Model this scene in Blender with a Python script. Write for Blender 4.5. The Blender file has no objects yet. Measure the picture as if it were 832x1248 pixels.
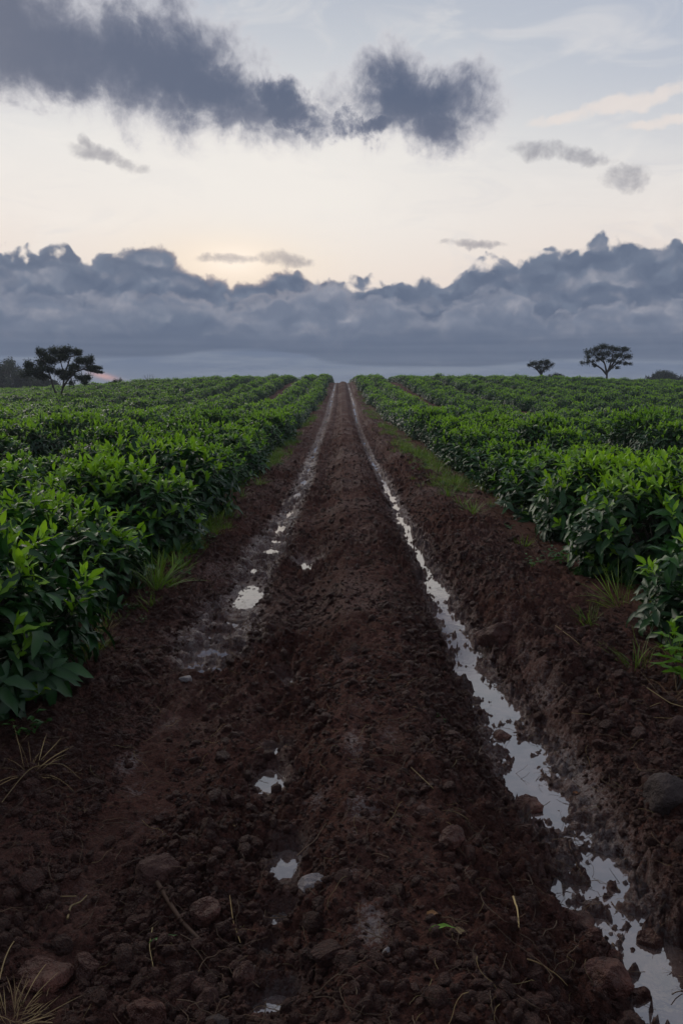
import bpy, math, random
import numpy as np
R = math.radians
HAZE = True
rng = np.random.default_rng(11)
random.seed(11)
scene = bpy.context.scene
COL = scene.collection

CAM_X = 0.0
# ------------------------------------------------------------------ camera
CAM_H, PITCH, FPX = 1.60, R(8.9), 970.0          # metres, downward tilt, focal length in photo pixels
cam_d = bpy.data.cameras.new('camera'); cam = bpy.data.objects.new('camera', cam_d); COL.objects.link(cam)
cam_d.sensor_fit = 'VERTICAL'; cam_d.sensor_height = 36.0; cam_d.lens = 36.0 * FPX / 1248.0
cam_d.clip_end = 9000; cam_d.clip_start = .05
cam.location = (CAM_X, 0, CAM_H); cam.rotation_euler = (R(90) - PITCH, 0, 0)
scene.camera = cam
scene.view_settings.view_transform = 'Standard'; scene.view_settings.look = 'None'
scene.view_settings.exposure = 0.0; scene.view_settings.gamma = 1.0

def ray(px, py):
    u, v = (px - 416) / FPX, (py - 624) / FPX
    c, s = math.cos(PITCH), math.sin(PITCH)
    return np.array([u, c - v * s, -s - v * c])
def gnd(px, py, z=0.0):
    d = ray(px, py); t = (CAM_H - z) / -d[2]
    return d[0] * t, d[1] * t
def azel(px, py):
    d = ray(px, py)
    return math.degrees(math.atan2(d[0], d[1])), math.degrees(math.atan2(d[2], math.hypot(d[0], d[1])))

# ------------------------------------------------------------------ numpy noise
def _hash(ix, iy, seed):
    h = (ix.astype(np.int64) * 374761393 + iy.astype(np.int64) * 668265263 + seed * 2147483647) & 0xffffffff
    h = ((h ^ (h >> 13)) * 1274126177) & 0xffffffff
    h = ((h ^ (h >> 16)) * 2246822519) & 0xffffffff
    return ((h ^ (h >> 15)) & 0xffffff) / float(0xffffff)
def vnoise(x, y, seed=0):
    ix, iy = np.floor(x), np.floor(y); fx, fy = x - ix, y - iy
    fx = fx * fx * fx * (fx * (fx * 6 - 15) + 10); fy = fy * fy * fy * (fy * (fy * 6 - 15) + 10)
    a, b = _hash(ix, iy, seed), _hash(ix + 1, iy, seed)
    c, d = _hash(ix, iy + 1, seed), _hash(ix + 1, iy + 1, seed)
    return (a + (b - a) * fx) * (1 - fy) + (c + (d - c) * fx) * fy - .5
def fbm(x, y, oct=4, seed=0, gain=.5):
    r = 0; a = 1.0
    for k in range(oct):
        r = r + a * vnoise(x, y, seed + k * 17); a *= gain
        x, y = x * 1.93 * .8 + y * 1.93 * .6 + 3.1, -x * 1.93 * .6 + y * 1.93 * .8 + 1.7
    return r
def clods(x, y, cell, seed, fill=.75):
    """rounded lumps of random size, one per cell; height in metres"""
    X, Y = x / cell, y / cell
    ix, iy = np.floor(X), np.floor(Y); out = np.zeros_like(X)
    for dx in (-1, 0, 1):
        for dy in (-1, 0, 1):
            cx, cy = ix + dx, iy + dy
            px, py = cx + _hash(cx, cy, seed), cy + _hash(cx, cy, seed + 1)
            rr = .25 + .5 * _hash(cx, cy, seed + 2)
            on = _hash(cx, cy, seed + 3) < fill
            th = _hash(cx, cy, seed + 4) * 3.14; el = .65 + .5 * _hash(cx, cy, seed + 5)
            ex, ey = X - px, Y - py
            a, b = ex * np.cos(th) + ey * np.sin(th), -ex * np.sin(th) + ey * np.cos(th)
            q = 1 - (a * a / (rr * rr * el) + b * b / (rr * rr / el))
            out = np.maximum(out, np.where(on, np.sqrt(np.maximum(q, 0)) * rr * cell * .8, 0))
    return out
def sstep(a, b, x):
    t = np.clip((x - a) / (b - a), 0, 1); return t * t * (3 - 2 * t)

# ------------------------------------------------------------------ mesh helpers
def mesh_np(name, V, F, smooth=True, mats=(), midx=None, attrs=None):
    """V (n,3); F (m,k) faces of equal size"""
    V = np.asarray(V, np.float32); F = np.asarray(F, np.int32)
    me = bpy.data.meshes.new(name)
    me.vertices.add(len(V)); me.vertices.foreach_set('co', V.ravel())
    k = F.shape[1]
    me.loops.add(F.size); me.loops.foreach_set('vertex_index', F.ravel())
    me.polygons.add(len(F)); me.polygons.foreach_set('loop_start', np.arange(0, F.size, k, dtype=np.int32))
    if midx is not None: me.polygons.foreach_set('material_index', np.asarray(midx, np.int32))
    me.polygons.foreach_set('use_smooth', np.full(len(F), smooth))
    for m in mats: me.materials.append(m)
    for an, av in (attrs or {}).items():
        a = me.attributes.new(an, 'FLOAT', 'POINT'); a.data.foreach_set('value', np.asarray(av, np.float32))
    me.update(calc_edges=True); me.validate()
    return me
def link(name, me, parent=None, loc=(0, 0, 0), rz=0, scl=1):
    o = bpy.data.objects.new(name, me); COL.objects.link(o)
    o.location = loc; o.rotation_euler = (0, 0, rz)
    if scl != 1: o.scale = (scl,) * 3
    if parent: o.parent = parent
    return o
def tag(o, label=None, cat=None, group=None, kind=None):
    for k, v in (('label', label), ('category', cat), ('group', group), ('kind', kind)):
        if v: o[k] = v
    return o
class Acc:
    """collects geometry of one mesh (triangles and quads as quads)"""
    def __init__(s): s.V = []; s.F = []; s.A = []; s.n = 0
    def add(s, V, F, a=0.0):
        V = np.asarray(V, float); s.V.append(V); s.F.append(np.asarray(F) + s.n); s.n += len(V)
        s.A.append(np.full(len(V), a) if np.isscalar(a) else np.asarray(a))
    def mesh(s, name, mat, smooth=True, extra=None):
        return mesh_np(name, np.vstack(s.V), np.vstack(s.F), smooth, [mat], attrs={'age': np.concatenate(s.A)})
def tube(P, r, sides=5):
    """tapered tube through points P with radii r -> quads"""
    P = np.asarray(P, float); n = len(P); r = np.broadcast_to(r, (n,))
    T = np.gradient(P, axis=0); T /= np.linalg.norm(T, axis=1)[:, None] + 1e-9
    up = np.array([.31, .17, .93]); 
    A = np.cross(T, up); A /= np.linalg.norm(A, axis=1)[:, None] + 1e-9; B = np.cross(T, A)
    th = np.arange(sides) / sides * 2 * math.pi
    V = P[:, None, :] + r[:, None, None] * (np.cos(th)[None, :, None] * A[:, None, :] + np.sin(th)[None, :, None] * B[:, None, :])
    F = []
    for i in range(n - 1):
        for j in range(sides):
            k = (j + 1) % sides; F.append((i * sides + j, i * sides + k, (i + 1) * sides + k, (i + 1) * sides + j))
    V = V.reshape(-1, 3); c = len(V); V = np.vstack([V, P[-1] + T[-1] * r[-1] * .5])
    for j in range(0, sides - 1, 2): F.append(((n - 1) * sides + j, (n - 1) * sides + j + 1, (n - 1) * sides + (j + 2) % sides, c))
    return V, np.array(F)
def leaves(pos, fwd, nrm, L, W, bend, rows=4, cols=2):
    """many pointed leaves; returns V, F, per-vertex leaf index, across coordinate"""
    N = len(pos)
    fwd = fwd / np.linalg.norm(fwd, axis=1)[:, None]
    side = np.cross(fwd, nrm); side /= np.linalg.norm(side, axis=1)[:, None] + 1e-9
    up = np.cross(side, fwd)
    t = np.linspace(0, 1, rows + 1); w = np.sin(np.pi * t ** .85) ** .8 * .5; w[0] = .05; w[-1] = .02
    xs = np.linspace(-1, 1, cols + 1)
    T, Xs = np.meshgrid(t, xs, indexing='ij'); Wd = np.repeat(w[:, None], cols + 1, 1)
    T, Xs, Wd = T.ravel(), Xs.ravel(), Wd.ravel()
    a = Xs[None] * Wd[None] * W[:, None]
    wav = .13 * (W / L)[:, None] * np.sin(T[None] * 12 + pos[:, :1] * 90) * np.abs(Xs)[None]
    zz = (-bend[:, None] * T[None] ** 2 + wav) * L[:, None] + np.abs(a) * .45
    yy = T[None] * L[:, None] * (1 - .25 * np.abs(bend)[:, None] * T[None])
    V = pos[:, None] + a[..., None] * side[:, None] + yy[..., None] * fwd[:, None] + zz[..., None] * up[:, None]
    m = (rows + 1) * (cols + 1); q = []
    for i in range(rows):
        for j in range(cols):
            q.append((i * (cols + 1) + j, i * (cols + 1) + j + 1, (i + 1) * (cols + 1) + j + 1, (i + 1) * (cols + 1) + j))
    F = (np.array(q)[None] + (np.arange(N) * m)[:, None, None]).reshape(-1, 4)
    return V.reshape(-1, 3), F, np.repeat(np.arange(N), m), np.tile(np.abs(Xs), N)
def icosphere(sub):
    import bmesh
    bm = bmesh.new(); bmesh.ops.create_icosphere(bm, subdivisions=sub, radius=1)
    V = np.array([v.co[:] for v in bm.verts]); F = np.array([[v.index for v in f.verts] for f in bm.faces]); bm.free()
    return V, F
def lump(sub, seed, facet=.5, squash=(1, 1, .75)):
    """an irregular clod or stone: sphere cut by random planes plus noise"""
    V, F = icosphere(sub); r = np.random.default_rng(seed)
    d = np.ones(len(V)) * 1.25
    for _ in range(int(10 + facet * 8)):
        n = r.normal(size=3); n /= np.linalg.norm(n); h = r.uniform(.72, 1.0)
        c = V @ n; d = np.minimum(d, np.where(c > .05, h / np.maximum(c, .05), 9))
    ns = sum(r.uniform(.012, .03) * np.sin(V @ r.normal(size=3) * k + r.uniform(0, 6)) for k in (3, 5, 8, 11, 15, 20))
    V = V * (d + ns)[:, None] * np.array(squash)
    return V, F

# ------------------------------------------------------------------ material helpers
def new_mat(name):
    m = bpy.data.materials.new(name); m.use_nodes = True; nt = m.node_tree
    return m, nt, nt.nodes['Principled BSDF']
def nd(nt, typ, **kw):
    n = nt.nodes.new(typ)
    for k, v in kw.items():
        if k in n.inputs: n.inputs[k].default_value = v
        else: setattr(n, k, v)
    return n
def ramp(nt, fac, stops, interp='LINEAR'):
    n = nt.nodes.new('ShaderNodeValToRGB'); e = n.color_ramp.elements; n.color_ramp.interpolation = interp
    while len(e) < len(stops): e.new(.5)
    for s, (p, c) in zip(e, stops): s.position = p; s.color = (*c, 1) if len(c) == 3 else c
    nt.links.new(fac, n.inputs[0]); return n.outputs[0]
def mixc(nt, f, a, b, mode='MIX'):
    n = nt.nodes.new('ShaderNodeMix'); n.data_type = 'RGBA'; n.blend_type = mode
    for s, v in ((n.inputs[0], f), (n.inputs[6], a), (n.inputs[7], b)):
        if hasattr(v, 'is_output'): nt.links.new(v, s)
        else: s.default_value = v if not isinstance(v, tuple) else (*v, 1)[:4]
    return n.outputs[2]
def math_n(nt, op, a, b=0.0, c=None):
    n = nt.nodes.new('ShaderNodeMath'); n.operation = op
    for s, v in zip(n.inputs, (a, b, c)):
        if v is None: continue
        if hasattr(v, 'is_output'): nt.links.new(v, s)
        else: s.default_value = v
    return n.outputs[0]
def attr(nt, name):
    n = nt.nodes.new('ShaderNodeAttribute'); n.attribute_name = name; return n.outputs['Fac']
def objrand(nt): return nt.nodes.new('ShaderNodeObjectInfo').outputs['Random']
WORLD2D = False
def noise(nt, vec, scale, detail=4, rough=.55, dist=0.0):
    n = nd(nt, 'ShaderNodeTexNoise'); n.inputs['Scale'].default_value = scale; n.inputs['Detail'].default_value = detail
    n.inputs['Roughness'].default_value = rough; n.inputs['Distortion'].default_value = dist
    if WORLD2D: n.noise_dimensions = '2D'
    if vec is not None: nt.links.new(vec, n.inputs['Vector'])
    return n.outputs['Fac']
def bump(nt, bsdf, h, strength, dist):
    b = nd(nt, 'ShaderNodeBump'); b.inputs['Strength'].default_value = strength; b.inputs['Distance'].default_value = dist
    nt.links.new(h, b.inputs['Height']); nt.links.new(b.outputs[0], bsdf.inputs['Normal'])

# soil
def soil_mat(name, bright=1.0, local=False):
    m, nt, p = new_mat(name)
    tc = nt.nodes.new('ShaderNodeTexCoord').outputs['Object']
    n1 = noise(nt, tc, 3.0 if not local else 1.5, 5, .6); n2 = noise(nt, tc, 70 if not local else 4, 7, .75)
    c = ramp(nt, n1, [(.3, (.078 * bright, .0330 * bright, .0245 * bright)), (.55, (.108 * bright, .0470 * bright, .0350 * bright)), (.75, (.145 * bright, .066 * bright, .050 * bright))])
    c = mixc(nt, .85, c, ramp(nt, n2, [(.32, (.30, .28, .28)), (.5, (.92, .92, .92)), (.7, (1.75, 1.65, 1.6))]), 'MULTIPLY')
    if not local:
        dry = attr(nt, 'dry'); c = mixc(nt, dry, c, (.135, .066, .042))
        silt_sheen = attr(nt, 'silt_sheen'); sn = noise(nt, tc, 55, 8, .78)
        sm = math_n(nt, 'MULTIPLY', silt_sheen, math_n(nt, 'SMOOTH_MIN', math_n(nt, 'MULTIPLY', math_n(nt, 'MAXIMUM', math_n(nt, 'SUBTRACT', math_n(nt, 'ADD', sn, math_n(nt, 'MULTIPLY', silt_sheen, .12)), .53), 0.0), 9.0), 1.0, .1))
        c = mixc(nt, sm, c, (.31, .26, .245))  # pale silt tint that also paints in the sheen of wet mud
        wet = attr(nt, 'wet')
        r = math_n(nt, 'SUBTRACT', math_n(nt, 'ADD', math_n(nt, 'MULTIPLY', n2, .4), .62), math_n(nt, 'MULTIPLY', wet, .50))
        nt.links.new(math_n(nt, 'MAXIMUM', r, .12), p.inputs['Roughness'])
        nt.links.new(math_n(nt, 'ADD', .10, math_n(nt, 'MULTIPLY', math_n(nt, 'POWER', wet, 2.0), .8)), p.inputs['Specular IOR Level'])
    else:
        c = mixc(nt, 1.0, c, ramp(nt, objrand(nt), [(0, (.85, .82, .80)), (1, (1.25, 1.18, 1.15))]), 'MULTIPLY')
        p.inputs['Roughness'].default_value = .6; p.inputs['Specular IOR Level'].default_value = .28
    nt.links.new(c, p.inputs['Base Color'])
    hb = math_n(nt, 'ADD', noise(nt, tc, 120 if not local else 6, 6, .7), math_n(nt, 'MULTIPLY', noise(nt, tc, 34 if not local else 2.5, 4, .65), 1.6))
    bump(nt, p, hb, 1.0, .022 if not local else .2)
    return m
M_soil = soil_mat('wet_red_soil'); M_clod = soil_mat('soil_clod', 1.15, True)
def stone_mat(name, base):
    m, nt, p = new_mat(name); tc = nt.nodes.new('ShaderNodeTexCoord').outputs['Object']
    n1 = noise(nt, tc, 2.2, 6, .65); c = ramp(nt, n1, [(.3, tuple(.55 * v for v in base)), (.7, tuple(1.4 * v for v in base))])
    nt.links.new(c, p.inputs['Base Color']); p.inputs['Roughness'].default_value = .7; p.inputs['Specular IOR Level'].default_value = .2
    bump(nt, p, noise(nt, tc, 7, 6, .7), .8, .08); return m
M_stone = stone_mat('brown_stone', (.068, .033, .026)); M_pale = stone_mat('pale_stone', (.26, .23, .225)); M_greys = stone_mat('grey_stone', (.062, .045, .041))

def leaf_mat(name, lo, hi, rough, spec, trans, tcol, var=.35):
    m, nt, p = new_mat(name); a = attr(nt, 'age'); rnd = objrand(nt)
    tc = nt.nodes.new('ShaderNodeTexCoord').outputs['Object']
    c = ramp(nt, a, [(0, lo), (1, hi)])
    c = mixc(nt, 1.0, c, ramp(nt, noise(nt, tc, 3.5, 2), [(.3, (1 - var,) * 3), (.7, (1 + var, 1 + var, 1 + var * .6))]), 'MULTIPLY')
    c = mixc(nt, 1.0, c, ramp(nt, rnd, [(0, (.8, .84, .8)), (1, (1.22, 1.14, 1.0))]), 'MULTIPLY')
    nt.links.new(c, p.inputs['Base Color']); p.inputs['Roughness'].default_value = rough; p.inputs['Specular IOR Level'].default_value = spec
    tr = nt.nodes.new('ShaderNodeBsdfTranslucent'); nt.links.new(mixc(nt, 1.0, c, tcol, 'MULTIPLY'), tr.inputs[0])
    mx = nt.nodes.new('ShaderNodeMixShader'); mx.inputs[0].default_value = trans
    nt.links.new(p.outputs[0], mx.inputs[1]); nt.links.new(tr.outputs[0], mx.inputs[2])
    nt.links.new(mx.outputs[0], nt.nodes['Material Output'].inputs[0]); return m
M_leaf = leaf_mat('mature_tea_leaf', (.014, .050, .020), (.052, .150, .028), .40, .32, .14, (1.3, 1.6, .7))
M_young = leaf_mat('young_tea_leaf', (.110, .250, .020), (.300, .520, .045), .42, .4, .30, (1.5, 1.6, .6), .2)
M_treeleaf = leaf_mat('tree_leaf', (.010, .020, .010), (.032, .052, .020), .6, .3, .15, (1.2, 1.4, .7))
M_grass = leaf_mat('grass_blade', (.095, .165, .025), (.220, .330, .050), .5, .35, .25, (1.3, 1.5, .6))
M_straw = leaf_mat('dry_straw', (.16, .10, .05), (.42, .32, .17), .6, .3, .1, (1, 1, .8))
M_root = leaf_mat('dead_root', (.045, .024, .017), (.13, .085, .06), .7, .3, .0, (1, 1, 1))
M_weed = leaf_mat('weed_leaf', (.025, .085, .018), (.075, .19, .03), .42, .4, .25, (1.3, 1.5, .6))
def bark_mat(name, base):
    m, nt, p = new_mat(name); tc = nt.nodes.new('ShaderNodeTexCoord').outputs['Object']
    n = noise(nt, tc, 9, 5, .6); nt.links.new(ramp(nt, n, [(.3, tuple(.5 * b for b in base)), (.7, tuple(1.4 * b for b in base))]), p.inputs['Base Color'])
    p.inputs['Roughness'].default_value = .85; bump(nt, p, n, .6, .02); return m
M_bark = bark_mat('bark', (.055, .042, .034)); M_stem = bark_mat('tea_stem', (.06, .048, .036))
def water_mat():
    m, nt, p = new_mat('silty_puddle_water'); tc = nt.nodes.new('ShaderNodeTexCoord').outputs['Object']
    p.inputs['Base Color'].default_value = (.10, .070, .065, 1); p.inputs['Roughness'].default_value = .045
    p.inputs['IOR'].default_value = 3.0
    film = ramp(nt, noise(nt, tc, 9, 5, .65), [(.58, (.03, .03, .03)), (.85, (.20, .20, .20))]); nt.links.new(film, p.inputs['Roughness'])
    nt.links.new(ramp(nt, noise(nt, tc, 7, 5, .7), [(.4, (.06, .042, .038)), (.65, (.17, .115, .10))]), p.inputs['Base Color'])
    n = noise(nt, tc, 22, 3, .6); bump(nt, p, n, .10, .006); return m
M_water = water_mat()

# ------------------------------------------------------------------ terrain
ys_ = np.linspace(0, 1500, 6001)
sl = np.interp(ys_, [0, 34, 64, 80, 93, 112, 190, 260, 1500], [0, 0, .055, .055, .006, -.045, -.035, 0, 0])
zs_ = np.concatenate([[0], np.cumsum((sl[1:] + sl[:-1]) / 2 * np.diff(ys_))])
def hill(X, Y):
    """smooth lie of the land: flat near the camera, a crest at ninety metres, falling away behind"""
    z = np.interp(Y, ys_, zs_)
    top = np.interp(X * 92 / np.maximum(Y, 40), [-60, -36, -25, -16, -6, 17, 27, 39, 60], [.05, .62, 1.35, 1.86, 2.04, 2.06, 1.86, 1.45, .8]) / 2.04
    dip = -.35 * np.exp(-((Y - 36 - .12 * X) / 5.0) ** 2) * sstep(3, 9, X)
    return np.where(z > 0, z * top, z + (top - 1) * 1.0 * sstep(90, 200, Y)) + dip
# ruts: outline of the standing water, read off as (row, left edge, right edge)
RR = [(500,429,433),(520,434,439),(540,441,448),(560,450,458),(580,460,472),(600,469,482),(620,478,493),(640,485,505),(660,496,519),(680,503,526),(700,511,541),(720,519,553),(740,527,562),(760,538,576),(780,546,590),(800,548,600),(820,558,608),(840,575,632),(860,584,642),(880,590,652),(900,592,667),(920,603,682),(940,618,702),(960,636,714),(980,640,726),(1000,660,738),(1020,684,748),(1040,686,766),(1060,682,778),(1080,698,790),(1100,705,802),(1120,728,812),(1140,750,834),(1160,765,845),(1180,778,855),(1210,782,866),(1248,790,880)]
RL = [(500,400,405),(520,391,397),(540,383,391),(560,374,384),(580,366,380),(600,357,373),(620,345,364),(640,331,354),(660,316,348),(680,300,340),(700,292,328),(720,284,320),(740,256,308),(760,244,308),(780,226,304),(800,214,286),(815,225,262)]
def rutpts(T):
    o = []
    for y, a, b in T:
        xa, Y = gnd(a, y); xb, _ = gnd(b, y); o.append((Y, (xa + xb) / 2, (xb - xa) / 2))
    o.sort(); return np.array(o)
PR, PL = rutpts(RR), rutpts(RL)
def rut_s(X, Y, P, far_c, far_w):
    """1 in the middle of the rut's water, 0 at its edge, negative outside"""
    c = np.interp(Y, np.r_[P[:, 0], 95], np.r_[P[:, 1], far_c]); w = np.interp(Y, np.r_[P[:, 0], 95], np.r_[P[:, 2], far_w])
    return 1 - np.abs(X - c) / w, c, w
LVL_R, LVL_L = -.076, -.046
# single puddles left of the ridge: px, py, rx, ry
PUD = [(303,722,15,11),(347,823,9,5),(340,909,12,6),(329,945,16,14),(348,1043,17,17),(350,1073,9,7),(344,1109,19,12),(335,1212,22,13),(373,685,15,5),(323,1150,11,8)]
STREAK = [(303,722,18,10),(280,752,30,5),(262,768,24,5),(243,786,22,6),(284,790,20,5),(232,803,9,4),(316,690,18,4),(332,668,20,4),(322,650,14,3),(345,640,16,4),(352,622,12,3),(340,655,14,3),(300,705,10,3),(362,600,10,3),(372,584,8,3),(268,812,16,5)]
ST = []
for a, b, c, d in STREAK:
    x0, y0 = gnd(a, b); x1, _ = gnd(a + c, b); _, y1 = gnd(a, b - d); ST.append((x0, y0, x1 - x0, max(.10, y1 - y0)))
PW = []
for a, b, c, d in PUD:
    x0, y0 = gnd(a, b); x1, _ = gnd(a + c, b); _, y1 = gnd(a, b - d); PW.append((x0, y0, x1 - x0, y1 - y0))
# smooth silty smears, wet sheen painted into their pale colour: px, py, rx, ry, strength
SM = [(155,930,14,16,.9),(165,960,20,10,.6),(205,880,14,8,.5),(430,945,14,22,.8),(475,935,14,7,.6),(440,1030,22,16,.8),(430,1060,10,8,.6),(385,997,18,12,.7),(452,1182,24,30,1.),(425,832,12,6,.6),(428,1110,14,14,.5),(350,1040,26,26,.4),(335,1215,34,30,.6),(190,1000,30,20,.35),(100,1090,30,20,.3),(520,1030,14,8,.4),(440,900,20,8,.4),(700,935,26,60,.9),(745,1020,34,50,.9),(780,1085,36,40,.7),(660,850,20,26,.7),(640,810,14,20,.5),(620,770,14,18,.4),(645,1038,8,8,.9),(270,700,30,16,.5),(240,800,30,14,.6),(310,670,20,8,.5),(422,780,10,6,.4),(430,720,8,5,.4),(410,650,7,4,.3)]
SW = []
for a, b, c, d, e in SM:
    x0, y0 = gnd(a, b); x1, _ = gnd(a + c, b); _, y1 = gnd(a, b - d); SW.append((x0, y0, x1 - x0, y1 - y0, e))

def ground_z(X, Y, detail=True):
    X = np.asarray(X, float); Y = np.asarray(Y, float)
    base = hill(X, Y)
    prof = np.interp(X, [-4, -2.2, -1.65, -1.30, -1.10, -.97, -.76, -.58, -.46, -.3, -.14, .02, .34, .46, .64, .84, 1.00, 1.12, 1.35, 1.7, 2.3, 4],
                        [.05, .04, .035, .065, .055, .0, -.036, -.01, .010, -.035, .03, .145, .135, .075, -.045, -.070, -.03, .085, .140, .080, .04, .05])
    track = sstep(2.1, 1.6, np.abs(X - .1))
    d = np.maximum(Y, 1.0)
    h = prof * (1 + .25 * vnoise(X * .6, Y * .35, 5)) + .030 * fbm(X * 1.3, Y * 1.0, 3, 21) + .018 * fbm(X * 5, Y * 4, 3, 31)
    rough = .45 + 1.1 * np.clip(.5 + 1.4 * fbm(X * .9, Y * .7, 2, 77), 0, 1)
    rough = rough * np.interp(X, [-3, -1.9, -1.4, -1.1, -.75, -.3, 0, .25, .45, .75, 1.1, 1.6, 2.0, 3], [.3, .35, .7, .8, .9, 1., .55, .5, .95, 1.15, 1.05, .7, .35, .3])
    wet = np.zeros_like(h); silt_sheen = np.zeros_like(h); dry = np.zeros_like(h)
    if detail:
        near1 = sstep(60, 25, d)
        rough = rough * (.4 + .6 * track)
        c1 = clods(X + .03 * vnoise(X * 30, Y * 30, 3), Y + .03 * vnoise(X * 28, Y * 28, 4), .15, 100, .45)
        c2 = clods(X + .02 * vnoise(X * 50, Y * 50, 3), Y + .02 * vnoise(X * 50, Y * 50, 4), .075, 200, .7)
        c3 = clods(X + .01 * vnoise(X * 90, Y * 90, 3), Y, .036, 300, .8)
        c4 = clods(X, Y + .006 * vnoise(X * 160, Y * 150, 4), .019, 400, .85)
        h = h + rough * (.55 * c1 + .80 * c2 + .85 * c3 + .8 * c4 * sstep(16, 6, d)) * (.5 + .5 * near1)
        fr = fbm(X * 15, Y * 13, 5, 41, .62)
        h = h + rough * (.030 * np.abs(fr) + .012 * fr - .006)
    for (x0, y0, rx, ry, e) in SW:
        if not detail: break
        q = ((X - x0) / rx) ** 2 + ((Y - y0) / ry) ** 2
        k = np.exp(-q) * e; silt_sheen = np.maximum(silt_sheen, k)
        h = h - .6 * k * (h - (prof * .9 + .008 * fbm(X * 22, Y * 18, 3, 52)))
    nz = fbm(X * 7, Y * 9, 3, 61) + .9 * fbm(X * 26, Y * 30, 3, 63) + .75 * fbm(X * 70, Y * 70, 2, 65) * sstep(14, 7, d)
    for P, fc, fw, lv, gate in ((PR, .60, .05, LVL_R, .0), (PL, -.60, .045, LVL_L, .55)):
        s, c, w = rut_s(X, Y, P, fc, fw)
        if gate: s = np.where(Y < PL[0, 0], -9, s)
        g = gate * sstep(-.16, .2, fbm(X * 1.0 + 9, Y * 3.4, 3, 71)) if gate else .30 * sstep(.05, .25, fbm(X * 2, Y * 1.3, 2, 73))
        nzz = (fbm(X * 6, Y * 15, 3, 161) + 1.4 * fbm(X * 22, Y * 44, 3, 163)) if gate else nz
        s2 = s - .12 + (1.1 if gate else 1.15) * nzz - g * (1.3 if gate else 1.2) - ((.25 + .9 * sstep(.0, .2, fbm(X * .3 + 5, Y * .5, 3, 182))) * sstep(10, 24, Y) - .22 * sstep(5.5, 4.0, Y) if not gate else .18)
        if gate:
            bo = -.32 + .50 * sstep(10, 15, Y) - .9 * sstep(.0, .2, fbm(X * .3, Y * .55, 3, 181)) * sstep(14, 24, Y)
            for (x0, y0, rx, ry) in ST: bo = np.maximum(bo, 1.9 - 1.9 * (((X - x0) / rx) ** 2 + ((Y - y0) / ry) ** 2))
            s2 = s2 + bo
        else: s2 = s2 - .42 * sstep(.02, .22, fbm(X * 5 + 7, Y * 5, 2, 171)) * sstep(4.2, 3.2, Y)
        tgt = lv - (.016 if gate else .030) * np.clip(s2, -1.2, 1.0) + .004 * nz + ((.22 if gate else .45) * (c3 + .8 * c4) * sstep(.35, -.1, s2) if detail else 0)
        k = sstep(-1.1, -.1, s) * (sstep(-.9, .1, s2) * .75 + .25)
        h = h * (1 - k) + tgt * k
        wet = np.maximum(wet, sstep(-1.4, .1, s) * (.6 + .4 * (nz > 0)) * (1 - .45 * sstep(12, 30, Y)))
        silt_sheen = np.maximum(silt_sheen, .55 * sstep(-.55, .0, s) * (1 - sstep(0, .3, s2)))
        h = np.where((s > -1.3) & (s < -.25), np.maximum(h, lv + .006 * np.clip(-s, 0, 2)), h)
    for (x0, y0, rx, ry) in PW:
        q = np.sqrt(((X - x0) / rx) ** 2 + ((Y - y0) / ry) ** 2); s2 = 1.15 - q + .7 * nz
        lv = -.04
        k = sstep(2.0, 1.0, q)
        h = h * (1 - k) + (lv - .035 * np.minimum(s2, .8)) * k
        h = np.where((q > 1.35) & (q < 2.3), np.maximum(h, lv + .006), h)
        wet = np.maximum(wet, sstep(2.6, .9, q)); 
    verge = sstep(1.25, 1.75, np.abs(X - .15)) * sstep(3.2, 2.2, np.abs(X))
    dry = verge * np.clip(.55 + 1.2 * fbm(X * 2.2, Y * 1.6, 3, 81), 0, 1) * .75
    wet = np.clip(np.maximum(wet, .30 * np.clip(.5 + 1.6 * fbm(X * 1.7, Y * 1.3, 3, 91), 0, 1) * track), 0, 1)
    return base + h, wet, silt_sheen, dry

def build_ground():
    ycs = [1.2]
    while ycs[-1] < 100: ycs.append(ycs[-1] + max(.0075, .0036 * ycs[-1]))
    ycs = list(np.linspace(-40, 1.1, 40)) + ycs + list(100 * 1.09 ** np.arange(1, 44))
    xi = list(np.arange(-1.75, 2.15, .0078))
    st = .012; xr = [xi[-1]]; 
    while xr[-1] < 3000: xr.append(xr[-1] + st); st *= 1.07
    st = .012; xl = [xi[0]]
    while xl[-1] > -3000: xl.append(xl[-1] - st); st *= 1.07
    xs = np.array(xl[::-1][:-1] + xi + xr[1:]); ys = np.array(ycs)
    Xg, Yg = np.meshgrid(xs, ys)
    X, Y = Xg.ravel(), Yg.ravel()
    Z, wet, silt_sheen, dry = ground_z(X, Y)
    nx, ny = len(xs), len(ys)
    i = (np.arange(ny - 1)[:, None] * nx + np.arange(nx - 1)[None]).ravel()
    F = np.stack([i, i + 1, i + 1 + nx, i + nx], 1)
    me = mesh_np('ground', np.stack([X, Y, Z], 1), F, True, [M_soil], attrs={'wet': wet, 'silt_sheen': silt_sheen, 'dry': dry})
    o = link('ground', me); tag(o, 'dark red brown wet soil of the field and rutted track', kind='structure')
build_ground()

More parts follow.
